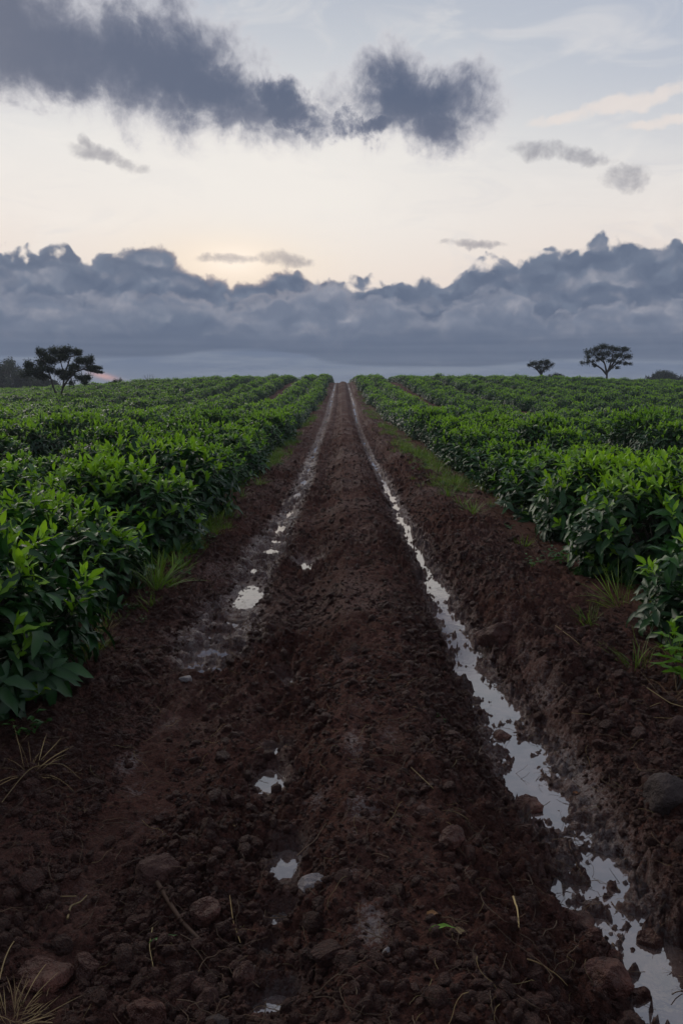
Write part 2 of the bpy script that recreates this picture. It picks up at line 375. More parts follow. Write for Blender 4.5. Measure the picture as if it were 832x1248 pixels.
# ------------------------------------------------------------------ water
def water_strip(name, P, fc, fw, lv, label, y0, y1):
    ys = [y0]
    while ys[-1] < y1: ys.append(ys[-1] * 1.02 + .01)
    ys = np.array(ys); V = []; 
    _, c, w = rut_s(np.zeros_like(ys), ys, P, fc, fw)
    w = np.maximum(w, .05)
    for y, cc, ww in zip(ys, c, w):
        for k in np.linspace(-1.22, 1.22, 5): V.append((cc + k * ww, y, 0))
    V = np.array(V); V[:, 2] = hill(V[:, 0], V[:, 1]) + lv
    n = len(ys); i = (np.arange(n - 1)[:, None] * 5 + np.arange(4)[None]).ravel()
    F = np.stack([i, i + 1, i + 6, i + 5], 1)
    tag(link(name, mesh_np(name, V, F, True, [M_water])), label, kind='structure')
water_strip('water', PR, .60, .07, LVL_R, 'long broken strip of standing water in the right wheel rut', 1.3, 94)
water_strip('water', PL, -.60, .06, LVL_L, 'broken glints of standing water along the left wheel rut', PL[0, 0] - .02, 94)
for k, (x0, y0, rx, ry) in enumerate(PW):
    th = np.linspace(0, 2 * math.pi, 25)[:-1]
    V = [(x0, y0, -.04)] + [(x0 + 1.5 * rx * math.cos(t), y0 + 1.5 * ry * math.sin(t), -.04) for t in th]
    F = [(0, 1 + (j + 1) % 24, 1 + (j + 2) % 24, 1 + (j + 0) % 24) for j in range(0, 24)]
    F = [(0, 1 + j, 1 + (j + 1) % 24, 1 + (j + 2) % 24) for j in range(0, 24, 2)]
    V = np.array(V); V[:, 2] += hill(V[:, 0], V[:, 1])
    tag(link('puddle', mesh_np('puddle', V, F, True, [M_water])), 'small muddy puddle left of the centre ridge', kind='structure')

# ------------------------------------------------------------------ instancing of uncountable stuff
def scatter(name, protos, pts, rot, scl, idx, label, cat=None):
    """one object: protos instanced on points (geometry nodes), for stuff nobody could count"""
    coll = bpy.data.collections.new(name + '_source')
    for k, me in enumerate(protos):
        o = bpy.data.objects.new('%s_source_%02d' % (name, k), me); coll.objects.link(o)
    me = bpy.data.meshes.new(name); n = len(pts)
    me.vertices.add(n); me.vertices.foreach_set('co', np.asarray(pts, np.float32).ravel())
    a = me.attributes.new('rot', 'FLOAT_VECTOR', 'POINT'); a.data.foreach_set('vector', np.asarray(rot, np.float32).ravel())
    a = me.attributes.new('scl', 'FLOAT_VECTOR', 'POINT'); a.data.foreach_set('vector', np.asarray(scl, np.float32).ravel())
    a = me.attributes.new('idx', 'INT', 'POINT'); a.data.foreach_set('value', np.asarray(idx, np.int32))
    o = link(name, me)
    g = bpy.data.node_groups.new(name, 'GeometryNodeTree')
    g.interface.new_socket('Geometry', in_out='INPUT', socket_type='NodeSocketGeometry')
    g.interface.new_socket('Geometry', in_out='OUTPUT', socket_type='NodeSocketGeometry')
    gi, go = g.nodes.new('NodeGroupInput'), g.nodes.new('NodeGroupOutput')
    ip = g.nodes.new('GeometryNodeInstanceOnPoints'); ci = g.nodes.new('GeometryNodeCollectionInfo')
    ci.inputs['Collection'].default_value = coll; ci.inputs['Separate Children'].default_value = True; ci.inputs['Reset Children'].default_value = True
    ip.inputs['Pick Instance'].default_value = True
    def na(nm, t):
        q = g.nodes.new('GeometryNodeInputNamedAttribute'); q.data_type = t; q.inputs['Name'].default_value = nm; return q.outputs['Attribute']
    e2r = g.nodes.new('FunctionNodeEulerToRotation')
    g.links.new(na('rot', 'FLOAT_VECTOR'), e2r.inputs[0])
    g.links.new(gi.outputs[0], ip.inputs['Points']); g.links.new(ci.outputs[0], ip.inputs['Instance'])
    g.links.new(na('idx', 'INT'), ip.inputs['Instance Index']); g.links.new(e2r.outputs[0], ip.inputs['Rotation'])
    g.links.new(na('scl', 'FLOAT_VECTOR'), ip.inputs['Scale']); g.links.new(ip.outputs[0], go.inputs[0])
    md = o.modifiers.new('scatter', 'NODES'); md.node_group = g
    tag(o, label, cat, None, 'stuff'); return o

# ------------------------------------------------------------------ tea bushes
def bush_parts(seed, n_shoot, n_inner, lod, m=2.5, rw=.78):
    """mature foliage, young shoots and stems of one bush, about 1.6 m across and 0.8 m high"""
    r = np.random.default_rng(seed); u = r.uniform
    rows, cols = {0: (5, 2), 1: (3, 2), 2: (2, 1)}[lod]
    big = {0: 1.13, 1: 1.15, 2: 1.4}[lod]
    ph = u(0, 6.28, 6)
    def lobes(d):
        a = np.arctan2(d[:, 1], d[:, 0])
        return 1 + .07 * np.sin(3 * a + ph[0]) + .06 * np.sin(5 * a + ph[1] + 3 * d[:, 2]) + .05 * np.sin(9 * a + ph[2]) * np.cos(7 * d[:, 2] + ph[3])
    def surf(n, zlo):
        d = r.normal(size=(n * 3, 3)); d /= np.linalg.norm(d, axis=1)[:, None]
        d[:, 2] = np.where(d[:, 2] < 0, d[:, 2] * .8, d[:, 2]); d = d[d[:, 2] > zlo][:n]
        hz = np.where(d[:, 2] > 0, .46, .26)
        rad = ((np.hypot(d[:, 0], d[:, 1]) / rw) ** m + (np.abs(d[:, 2]) / hz) ** m) ** (-1 / m)
        rad *= lobes(d); p = d * rad[:, None]; p[:, 2] += .30
        nrm = np.stack([d[:, 0] * rad / .6, d[:, 1] * rad / .6, d[:, 2] * rad / .2], 1) ; nrm /= np.linalg.norm(nrm, axis=1)[:, None]
        return p, nrm
    P, Nn = surf(n_shoot, -.75)
    top = np.clip((P[:, 2] - .40) / .30, 0, 1)
    P = P + Nn * r.normal(0, .03, (len(P), 1)) + np.array([0, 0, 1]) * (top * np.abs(r.normal(0, .035, len(P))))[:, None]
    ax = Nn * .8 + np.array([0, 0, .75]) + r.normal(0, .25, P.shape); ax /= np.linalg.norm(ax, axis=1)[:, None]
    Ls = u(.12, .22, len(P))
    mp, mf, mn, mL, mW, mb, ma = [], [], [], [], [], [], []
    yp, yf, yn, yL, yW, yb, ya = [], [], [], [], [], [], []
    stems = Acc()
    a1 = np.cross(ax, [.3, .5, .1]); a1 /= np.linalg.norm(a1, axis=1)[:, None]; a2 = np.cross(ax, a1)
    nl = {0: 8, 1: 7, 2: 5}[lod]
    is_young = u(0, 1, len(P)) < (.13 + .85 * top)
    th0 = u(0, 6.28, len(P))
    for k in range(nl):
        t = (k + .5) / nl                                   # 0 low on the shoot, 1 tip
        th = th0 + k * 2.4; side = a1 * np.cos(th)[:, None] + a2 * np.sin(th)[:, None]
        young = is_young & (t > .5); pitch = np.where(young, 1.45 - 1.05 * t, 1.75 - .75 * t) + r.normal(0, .18, len(P))
        f = ax * np.cos(pitch)[:, None] + side * np.sin(pitch)[:, None]
        pos = P + ax * ((t - 1) * Ls)[:, None]
        nn = ax - f * np.sum(ax * f, 1)[:, None]
        L = np.where(young, u(.065, .105, len(P)) * (1.15 - .6 * (t - .5)), u(.105, .165, len(P))) * big
        W = L * np.where(young, u(.34, .44, len(P)), u(.29, .38, len(P))) * (1.2 if lod == 2 else 1)
        b = np.where(young, r.normal(.18, .22, len(P)), u(.1, .6, len(P)))
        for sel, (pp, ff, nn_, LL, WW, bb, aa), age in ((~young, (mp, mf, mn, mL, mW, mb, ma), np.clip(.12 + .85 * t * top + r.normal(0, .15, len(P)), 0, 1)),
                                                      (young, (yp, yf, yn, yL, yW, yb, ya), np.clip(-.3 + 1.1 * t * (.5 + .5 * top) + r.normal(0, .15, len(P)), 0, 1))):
            pp.append(pos[sel]); ff.append(f[sel]); nn_.append(nn[sel]); LL.append(L[sel]); WW.append(W[sel]); bb.append(b[sel]); aa.append(age[sel])
    # inner mature leaves
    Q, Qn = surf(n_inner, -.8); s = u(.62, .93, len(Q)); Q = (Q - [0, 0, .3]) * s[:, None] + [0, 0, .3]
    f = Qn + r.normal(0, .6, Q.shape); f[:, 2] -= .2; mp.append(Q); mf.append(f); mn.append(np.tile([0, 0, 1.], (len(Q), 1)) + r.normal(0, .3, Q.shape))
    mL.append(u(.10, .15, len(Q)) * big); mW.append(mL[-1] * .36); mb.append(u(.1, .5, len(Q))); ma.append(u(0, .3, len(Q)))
    def mk(a): return [np.concatenate(v) for v in a]
    out = []
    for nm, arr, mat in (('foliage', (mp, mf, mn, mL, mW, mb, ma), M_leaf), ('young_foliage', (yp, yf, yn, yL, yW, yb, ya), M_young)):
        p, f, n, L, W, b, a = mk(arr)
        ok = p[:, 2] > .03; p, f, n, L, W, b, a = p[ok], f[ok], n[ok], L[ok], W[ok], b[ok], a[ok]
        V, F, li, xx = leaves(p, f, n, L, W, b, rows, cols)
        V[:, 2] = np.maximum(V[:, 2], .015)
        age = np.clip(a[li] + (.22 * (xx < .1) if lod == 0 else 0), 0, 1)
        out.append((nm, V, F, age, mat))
    # stems
    if lod < 2:
        nb = 13; BP = []
        for k in range(nb):
            a = k / nb * 6.28 + u(-.3, .3); e = np.array([math.cos(a) * u(.3, .6), math.sin(a) * u(.3, .6), u(.3, .6)])
            s0 = np.array([math.cos(a) * .05, math.sin(a) * .05, -.04]); mid = e * [.45, .45, .55] + r.normal(0, .03, 3)
            t = np.linspace(0, 1, 6)[:, None]; C = (1 - t) ** 2 * s0 + 2 * t * (1 - t) * mid + t * t * e
            stems.add(*tube(C, np.linspace(.016, .004, 6), 5)); BP.append(C[2:])
        BP = np.vstack(BP)
        for k in range(0, len(P), 1 if lod == 0 else 3):
            base = BP[np.argmin(np.linalg.norm(BP - P[k] * [.7, .7, .7], axis=1))]; t = np.linspace(0, 1, 4)[:, None]
            C = base * (1 - t) ** 2 + 2 * t * (1 - t) * (P[k] - ax[k] * Ls[k]) + t * t * (P[k] - ax[k] * .01)
            stems.add(*tube(C, np.array([.004, .0032, .0024, .0014]), 3))
        out.append(('woody_frame', np.vstack(stems.V), np.vstack(stems.F), np.zeros(stems.n), M_stem))
    return out
def part_meshes(parts): return [(nm, mesh_np('tea_' + nm, V, F, True, [m], attrs={'age': a})) for nm, V, F, a, m in parts]
def joined(parts, name):
    Vs, Fs, As, Ms, n = [], [], [], [], 0
    for k, (nm, V, F, a, m) in enumerate(parts): Vs.append(V); Fs.append(F + n); n += len(V); As.append(a); Ms.append(np.full(len(F), k))
    return mesh_np(name, np.vstack(Vs), np.vstack(Fs), True, [p[4] for p in parts], np.concatenate(Ms), {'age': np.concatenate(As)})
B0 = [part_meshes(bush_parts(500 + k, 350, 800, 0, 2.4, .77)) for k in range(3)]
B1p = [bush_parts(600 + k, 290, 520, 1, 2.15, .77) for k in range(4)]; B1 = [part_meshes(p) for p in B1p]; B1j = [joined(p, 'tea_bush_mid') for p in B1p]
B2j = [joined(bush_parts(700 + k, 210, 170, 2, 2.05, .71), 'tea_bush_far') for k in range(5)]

ORD = ['first', 'second', 'third', 'fourth', 'fifth', 'sixth', 'seventh', 'eighth', 'ninth', 'tenth', 'eleventh', 'twelfth', 'thirteenth', 'fourteenth', 'fifteenth', 'sixteenth', 'seventeenth', 'eighteenth', 'nineteenth', 'twentieth']
for t_, w_ in ((20, 'twenty'), (30, 'thirty'), (40, 'forty'), (50, 'fifty'), (60, 'sixty')):
    if t_ > 20: ORD.append({30: 'thirtieth', 40: 'fortieth', 50: 'fiftieth', 60: 'sixtieth'}[t_])
    for q_ in ORD[:9]: ORD.append(w_ + '-' + q_)
def project(x, y, z):
    c, s = math.cos(PITCH), math.sin(PITCH); dz = z - CAM_H
    dep = y * c - dz * s; up = y * s + dz * c
    return (416 + x / dep * FPX, 624 - up / dep * FPX, dep) if dep > .3 else (None, None, dep)
bushes = []           # side, row, x, y, scale
near_left = [(-2.10, 3.80, 1.0), (-2.22, 5.75, 1.0), (-2.15, 7.45, 1.0)]
near_right = [(2.62, 4.75, .9), (2.72, 6.55, 1.0), (2.85, 8.2, 1.0)]
for side in (-1, 1):
    for row in range(44):
        x0 = (2.22 if side < 0 else 2.72) + 1.60 * row + 1.05 * (row // 2)
        if row == 0 and side < 0:
            for b in near_left + [(-2.65, 2.0, .95), (-2.6, .4, 1.0)]: bushes.append((side, row, *b))
            y = 9.0
        elif row == 0:
            for b in near_right + [(3.05, 3.0, .95), (3.0, 1.4, 1.0)]: bushes.append((side, row, *b))
            y = 9.8
        else: y = -2.0 + random.uniform(0, 1.4)
        while y < 112:
            pull = .62 * (y / 92) ** 2 * (1 if row < 2 else .5) if side > 0 else .32 * (y / 92) ** 2
            x = side * (x0 - pull + random.gauss(0, .09)); sc = random.uniform(.86, 1.12)
            if not (random.random() < .035 and row > 0): 
                if abs(x) < .48 * y + 9 and not (22 < y < 43 and abs(x - (.34 * y)) < 1.0 and 36 < y < 41): bushes.append((side, row, x, y, sc))
            y += random.uniform(1.50, 1.90) * (1.0 if y < 30 else 1.25)
def vis(b):
    s, r_, x, y, sc = b
    z = float(hill(x, y)); px, py, dep = project(x, y, z + .5)
    if px is None or y > 96: return False
    rr = .72 * sc / dep * FPX
    return -rr < px < 832 + rr and py - rr * .5 < 1248
cand = sorted([b for b in bushes if vis(b)], key=lambda b: math.hypot(b[2], b[3]))
single = cand[:296]; sset = set(single); mass = [b for b in bushes if b not in sset]
seen = {}
for i, b in enumerate(sorted(single, key=lambda b: (b[0], b[1], b[3]))):
    side, row, x, y, sc = b; k = seen.get((side, row), 0); seen[(side, row)] = k + 1
    z = float(ground_z(np.array([x]), np.array([y]), False)[0][0]) - .03
    rz = random.uniform(0, 6.28); sx = (sc * random.uniform(.95, 1.06), sc * random.uniform(.95, 1.06), sc * random.uniform(.84, 1.14))
    sd = 'left' if side < 0 else 'right'; d = math.hypot(x, y)
    if row == 0: lab = 'leafy tea bush, %s from the viewer in the row edging the track on its %s' % (ORD[k], sd)
    else: lab = 'tea bush, %s from the viewer in the %s row %s of the track' % (ORD[k], ORD[row], sd)
    grp = 'tea bushes planted in rows %s of the track' % sd
    if d < 26:
        o = bpy.data.objects.new('tea_bush', None); COL.objects.link(o); o.empty_display_size = .3
        for nm, me in (B0 if d < 9 else B1)[i % (3 if d < 9 else 4)]:
            link(nm, me, o)
    else: o = link('tea_bush', B2j[i % 5]); sx = tuple(v * .94 for v in sx)
    o.location = (x, y, z); o.rotation_euler = (0, 0, rz); o.scale = sx; tag(o, lab, 'tea bush', grp)
mx, my = np.array([b[2] for b in mass]), np.array([b[3] for b in mass])
mz = ground_z(mx, my, False)[0] - .03; n = len(mass)
dist = np.hypot(mx, my); idx = np.where(dist < 24, 5 + rng.integers(0, 4, n), rng.integers(0, 5, n))
sc = np.array([b[4] for b in mass])
scatter('tea_bushes', B2j + B1j, np.stack([mx, my, mz], 1), np.stack([np.zeros(n), np.zeros(n), rng.uniform(0, 6.28, n)], 1),
        np.stack([sc * rng.uniform(.95, 1.08, n), sc * rng.uniform(.95, 1.08, n), sc * rng.uniform(.88, 1.14, n)], 1), idx,
        'distant mass of clipped tea bushes running up to the crest of the hill')

# ------------------------------------------------------------------ loose soil, roots, grass (stuff)
def gz(x, y): return float(ground_z(np.array([x]), np.array([y]))[0][0])
lumps = []
for k in range(7):
    V, F = lump(3 if k < 4 else 2, 40 + k, .6, (1, random.uniform(.7, .95), random.uniform(.6, .85)))
    lumps.append(mesh_np('clod', V, F, k % 2 == 0, [M_clod]))
def pts_on(n, ylo, yhi, xlo=-1.75, xhi=2.1):
    """positions over the track, denser near the camera"""
    y = ylo * (yhi / ylo) ** rng.uniform(0, 1, n); x = rng.uniform(xlo, xhi, n); return x, y
def clod_field(n, ylo, yhi, rmed, sig, rlo, rhi):
    x, y = pts_on(n, ylo, yhi)
    dens = np.interp(x, [-1.8, -1.4, -.9, -.6, -.25, .0, .25, .5, .7, 1.2, 1.5, 1.9], [.35, .8, .8, .8, .9, .5, .45, .9, 1, 1, .6, .2])
    sR = rut_s(x, y, PR, .6, .07)[0]; sL = rut_s(x, y, PL, -.6, .06)[0]
    dens = dens * np.where(sR > -.15, .05, 1) * np.where(sL > .0, .10, 1)
    for (a, b, c, d) in PW: dens = dens * np.where(((x - a) / c) ** 2 + ((y - b) / d) ** 2 < 1.6, .06, 1)
    for (a, b, c, d, e) in SW: dens = dens * np.where(((x - a) / c) ** 2 + ((y - b) / d) ** 2 < 1.0, .25, 1)
    dens *= np.clip(.75 + 1.5 * fbm(x * 1.6, y * 1.3, 2, 123), .3, 1)
    k = rng.uniform(0, 1, len(x)) < dens; x, y = x[k], y[k]; n = len(x)
    return x, y, np.clip(rmed * np.exp(rng.normal(0, sig, n)), rlo, rhi)
parts_ = [clod_field(120000, 1.5, 8, .0045, .4, .002, .010), clod_field(60000, 1.5, 26, .0092, .42, .005, .024), clod_field(8500, 1.6, 80, .018, .38, .012, .042)]
x, y, rad = (np.concatenate(v) for v in zip(*parts_)); n = len(x); z = ground_z(x, y)[0] + rad * .12
scatter('soil_clods', lumps, np.stack([x, y, z], 1), rng.uniform(0, 6.28, (n, 3)) * [.12, .12, 1], np.stack([rad] * 3, 1) * rng.uniform(.75, 1.3, (n, 3)), rng.integers(0, 7, n),
        'loose crumbs and clods of dark wet soil strewn over the track')
# thin roots and straws
def fibre(seed, mat, L=.1, r0=.0011, kink=.25):
    r = np.random.default_rng(seed); d = np.array([1., 0, 0]); P = [np.zeros(3)]
    for _ in range(9):
        d = d + r.normal(0, kink, 3) * [1, 1, .45]; d /= np.linalg.norm(d); P.append(P[-1] + d * L / 9)
    P = np.array(P) - np.mean(P, axis=0); P[:, 2] += .004
    A = Acc(); A.add(*tube(P, np.linspace(r0, r0 * .4, 10), 4), a=r.uniform(0, 1))
    return A.mesh('fibre', mat)
fib = [fibre(k, M_root, random.uniform(.06, .16), .0011, .3) for k in range(6)] + [fibre(20 + k, M_straw, random.uniform(.04, .10), .0007, .3) for k in range(3)]
x, y = pts_on(4200, 1.5, 14); n = len(x); z = ground_z(x, y)[0] + .006
scatter('root_debris', fib, np.stack([x, y, z], 1), np.stack([rng.normal(0, .3, n), rng.normal(0, .3, n), rng.uniform(0, 6.28, n)], 1),
        np.repeat(rng.uniform(.5, 1.5, n)[:, None], 3, 1), np.where(rng.uniform(0, 1, n) < .82, rng.integers(0, 6, n), rng.integers(6, 9, n)),
        'thin dead roots and broken straws scattered over the soil')
# grass
def tuft(seed, nbl, H, spread, mat, w=.0028, droop=.5):
    r = np.random.default_rng(seed); a = r.uniform(0, 6.28, nbl); q = r.uniform(0, 1, nbl) ** .6 * spread
    d = np.stack([np.cos(a) * q, np.sin(a) * q, np.ones(nbl)], 1); d /= np.linalg.norm(d, axis=1)[:, None]
    L = H * r.uniform(.5, 1.1, nbl); pos = np.stack([np.cos(a), np.sin(a), np.zeros(nbl)], 1) * r.uniform(0, .07, (nbl, 1)) + r.normal(0, .012, (nbl, 3)) * [1, 1, 0]; d = d + r.normal(0, .22, (nbl, 3)) * [1, 1, .3]; d /= np.linalg.norm(d, axis=1)[:, None]
    nrm = np.stack([-np.cos(a), -np.sin(a), np.full(nbl, .6)], 1) + r.normal(0, .2, (nbl, 3))
    V, F, li, xx = leaves(pos, d, nrm, L, np.full(nbl, w * 2) * r.uniform(.7, 1.4, nbl), r.uniform(0, droop, nbl), 6, 1)
    V[:, 2] = np.maximum(V[:, 2], .004)
    return V, F, r.uniform(0, 1, nbl)[li]
def tuft_mesh(name, seed, nbl, H, spread, mat, **kw):
    V, F, a = tuft(seed, nbl, H, spread, mat, **kw); return mesh_np(name, V, F, True, [mat], attrs={'age': a})
def weed_mesh(name, seed, nst, H, leafL, mat=None):
    r = np.random.default_rng(seed); P_, F_, N_, L_ = [], [], [], []
    for k in range(nst):
        a = r.uniform(0, 6.28); dr = np.array([math.cos(a), math.sin(a), r.uniform(.3, 1.4)]); dr /= np.linalg.norm(dr); hh = H * r.uniform(.5, 1)
        for j in range(6):
            t = (j + 1) / 6; th = j * 2.4 + a; P_.append(dr * hh * t); f = np.array([math.cos(th), math.sin(th), .25 + .3 * t]); F_.append(f); N_.append([0, 0, 1]); L_.append(leafL * r.uniform(.7, 1.2))
    P_, F_, N_, L_ = map(np.array, (P_, F_, N_, L_))
    V, F, li, xx = leaves(P_, F_, N_.astype(float), L_, L_ * .5, r.uniform(.1, .5, len(P_)), 3, 2)
    V[:, 2] = np.maximum(V[:, 2], .003)
    return mesh_np(name, V, F, True, [mat or M_weed], attrs={'age': r.uniform(0, 1, len(P_))[li]})
gp = [tuft_mesh('grass', 900 + k, 26, .15, .8, M_grass, w=.0022) for k in range(4)] + [weed_mesh('weeds', 910 + k, 4, .07, .028) for k in range(3)] + [tuft_mesh('dry_grass', 920 + k, 16, .12, 1.3, M_straw, w=.0013, droop=.9) for k in range(2)]
n0 = 8200; y = 4.2 * (88 / 4.2) ** rng.uniform(0, 1, n0); sd = rng.integers(0, 2, n0)
x = np.where(sd == 0, rng.normal(-1.50, .13, n0), rng.normal(1.72, .22, n0) - .38 * (y / 92) ** 2)
pat = fbm(x * .8 + 40 * sd, y * .55, 3, 201); k = (rng.uniform(0, 1, n0) < np.clip(.28 + 1.7 * pat, .02, 1) * np.clip((y - 5) / 6, .05, 1)) & (x * (sd * 2 - 1) > 1.12)
x, y = x[k], y[k]; n = len(x); z = ground_z(x, y)[0] - .004
scatter('grass', gp, np.stack([x, y, z], 1), np.stack([rng.normal(0, .15, n), rng.normal(0, .15, n), rng.uniform(0, 6.28, n)], 1),
        np.repeat(rng.uniform(.45, 1.35, n)[:, None], 3, 1), rng.choice(9, n, p=[.14, .14, .14, .13, .11, .11, .11, .06, .06]), 'thin grass and small weeds along both verges under the tea bushes')

# ------------------------------------------------------------------ countable small things, placed where the photo shows them
def put(name, me, px, py, label, cat, group=None, rz=0, scl=(1, 1, 1), dz=0.0, rx=0, ry=0):
    x, y = gnd(px, py, 0.02); o = link(name, me); o.location = (x, y, gz(x, y) + dz); o.rotation_euler = (rx, ry, rz); o.scale = scl
    return tag(o, label, cat, group)
def rock(px, py, w, h, seed, mat, label, cat='clod', name='soil_clod', rz=0, grp=None, facet=.6):
    x, y = gnd(px, py + h * .35); dep = project(x, y, 0)[2]; s = w / FPX * dep / 2
    V, F = lump(4, seed, facet, (1, .85, min(1.0, .85 * h / w + .12))); V = V * s
    z0 = np.median(ground_z(x + s * .5 * np.cos(np.arange(8)), y + s * .5 * np.sin(np.arange(8)))[0])
    o = link(name, mesh_np(name, V, F, True, [mat])); o.location = (x, y, z0 + .22 * s * h / w); o.rotation_euler = (0, 0, rz)
    return tag(o, label, cat, grp)
G = 'large clods and stones lying on the track'
rock(195, 1058, 48, 40, 3, M_stone, 'brown angular clod right above the dark clod, lower left of track', rz=.4, grp=G)
rock(248, 1106, 42, 32, 5, M_clod, 'dark flat topped clod beside the buried stick', rz=1.0, grp=G)
rock(56, 1168, 58, 40, 8, M_clod, 'wide brown clod above the straw tuft at lower left', rz=.2, grp=G)
rock(105, 1165, 36, 36, 9, M_clod, 'brown clod touching the right side of the wide clod at lower left', rz=2, grp=G)
rock(254, 1200, 34, 32, 13, M_stone, 'rounded brown clod low on the track, below the green blade', rz=1.3, grp=G)
rock(176, 1225, 46, 50, 14, M_clod, 'tall lumpy clod at the bottom edge left of the rounded clod', rz=2.3, grp=G)
rock(264, 1243, 36, 18, 15, M_greys, 'grey flat stone cut by the bottom edge of the view', 'stone', 'stone', rz=.3, grp=G)
rock(809, 993, 52, 50, 17, M_greys, 'large rounded grey stone at the right edge beside the rut', 'stone', 'stone', rz=.9, grp=G, facet=.1)
rock(826, 908, 26, 26, 18, M_stone, 'reddish stone at the right edge above the grey stone', 'stone', 'stone', rz=.5, grp=G)
rock(378, 1098, 32, 18, 19, M_pale, 'pale speckled flat stone beside the small puddles', 'stone', 'stone', rz=.1, grp=G, facet=.2)
rock(607, 770, 44, 32, 23, M_clod, 'big dark clod overhanging the right rut in the middle distance', rz=.3, grp=G)
rock(704, 1090, 42, 34, 24, M_clod, 'big wet clod at the left shore of the near puddle', rz=.6, grp=G)
rock(690, 1094, 26, 22, 25, M_clod, 'small wet clod leaning on the big one at the puddle shore', rz=1.6, grp=G)
rock(722, 1120, 22, 18, 26, M_clod, 'round clod with its foot in the near puddle', rz=2.6, grp=G, facet=.1)
rock(748, 1136, 26, 24, 27, M_clod, 'upright clod standing between two arms of the near puddle', rz=.2, grp=G)
rock(795, 1110, 34, 26, 28, M_clod, 'dark clod on the right shore of the near puddle', rz=1.2, grp=G)
rock(740, 1172, 62, 50, 29, M_clod, 'largest dark clod mound bordering the puddle at lower right', rz=.8, grp=G)
rock(779, 1172, 34, 36, 30, M_clod, 'clod tucked behind the largest mound at lower right', rz=2.8, grp=G)
rock(610, 873, 26, 14, 31, M_clod, 'low clod island in the right rut puddle', rz=.1, grp=G)
rock(645, 955, 34, 22, 32, M_clod, 'dark lump jutting into the puddle from its left shore', rz=.5, grp=G)
rock(664, 950, 12, 11, 33, M_clod, 'small round clod at the tip of the jutting lump', rz=.5, grp=G, facet=.1)
rock(552, 1062, 32, 26, 34, M_clod, 'rounded clod on the slope right of the centre ridge', rz=.5, grp=G)
rock(518, 1030, 24, 16, 35, M_stone, 'small brown stone on the centre ridge slope', 'stone', 'stone', rz=1.5, grp=G)
rock(300, 1180, 30, 24, 36, M_clod, 'brown clod just left of the lowest small puddle', rz=.7, grp=G)
rock(470, 1215, 10, 10, 37, M_pale, 'tiny white pebble near the bottom of the centre ridge', 'stone', 'pebble', rz=.7, grp=G)
rock(228, 830, 16, 9, 38, M_pale, 'small pale stone left of the left rut puddles', 'stone', 'stone', rz=.4, grp=G)
rock(157, 745, 14, 9, 39, M_pale, 'pale stone on bare soil under the second left bush', 'stone', 'stone', rz=.4, grp=G)
# grass tufts
G = 'grass tufts on the verges'
def tuft_at(px, py, hpx, seed, label, mat=M_grass, nbl=46, spread=.9, lean=(0, 0), w=.0024, name='grass_tuft', cat='grass tuft', droop=.55):
    x, y = gnd(px, py, .03); dep = project(x, y, 0)[2]; H = hpx / FPX * dep * 1.1
    return put(name, tuft_mesh(name, seed, nbl, H, spread, mat, w=w, droop=droop), px, py, label, cat, G, rx=lean[1], ry=lean[0], dz=-.005)
tuft_at(192, 735, 58, 1, 'spiky bright green grass tuft right of the second left bush', nbl=60, lean=(.25, 0), w=.0032)
tuft_at(232, 672, 26, 2, 'low soft grass clump farther up the left verge', nbl=70, spread=1.4)
tuft_at(255, 650, 22, 3, 'grass clump at the foot of the third left bush', nbl=60, spread=1.2)
tuft_at(752, 752, 60, 4, 'tall thin grass tuft leaning left below the right bushes', nbl=46, lean=(-.45, 0), w=.002, spread=.7)
tuft_at(715, 782, 32, 5, 'short green grass tuft on the right verge left of the tall one', nbl=40, lean=(-.45, 0), w=.002)
tuft_at(775, 828, 46, 6, 'sparse grass tuft nearest the camera on the right verge', nbl=42, lean=(-.35, 0), w=.0018)
tuft_at(545, 615, 22, 7, 'small grass clump on the right verge by the sixth bush', nbl=60, spread=1.2)
tuft_at(575, 640, 24, 8, 'small green grass clump lower down on the right verge', nbl=60, spread=1.2)
tuft_at(316, 598, 20, 9, 'far small grass clump on the left verge', nbl=50, spread=1.2)
tuft_at(128, 800, 34, 10, 'dry brown grass wisps under the nearest left bush', mat=M_straw, nbl=30, spread=1.6, w=.0012, name='dry_grass_tuft', cat='dry grass')
tuft_at(12, 1238, 60, 11, 'tangled dry straw tuft in the bottom left corner', mat=M_straw, nbl=80, spread=3.2, w=.0010, name='dry_grass_tuft', cat='dry grass', lean=(.5, 0), droop=.9)
tuft_at(38, 962, 54, 12, 'bent dry grass stems in front of the nearest left bush', mat=M_straw, nbl=26, spread=2.2, w=.0011, name='dry_grass_tuft', cat='dry grass', lean=(.2, 0), droop=1.0)
tuft_at(815, 880, 50, 13, 'dry straw stalks at the right edge above the reddish stone', mat=M_straw, nbl=18, spread=2.2, w=.0013, name='dry_grass_tuft', cat='dry grass', lean=(-.2, 0), droop=.8)
# weeds
G = 'leafy weeds on the verges'
put('weed', weed_mesh('weed', 31, 9, .16, .06), 680, 698, 'broad leaved green weed under the right bushes', 'weed', G)
put('weed', weed_mesh('weed', 37, 6, .13, .05), 650, 702, 'flat creeping weed left of the broad one on the right verge', 'weed', G)
put('weed', weed_mesh('weed', 32, 4, .12, .035), 30, 915, 'small bright weed in front of the nearest left bush', 'weed', G, scl=(1.2, 1.2, 1.6))
put('weed', weed_mesh('weed', 33, 5, .10, .045), 705, 712, 'small weed between the broad weed and the tall grass', 'weed', G)
put('weed', weed_mesh('weed', 34, 3, .05, .016), 600, 655, 'little green seedling high on the right bank', 'weed', G)
put('weed', weed_mesh('weed', 35, 3, .045, .015), 538, 893, 'lone green sprout on the slope of the centre ridge', 'weed', G)
put('weed', weed_mesh('weed', 36, 4, .06, .02), 172, 768, 'tiny sprout on bare soil right of the nearest left bush', 'weed', G)
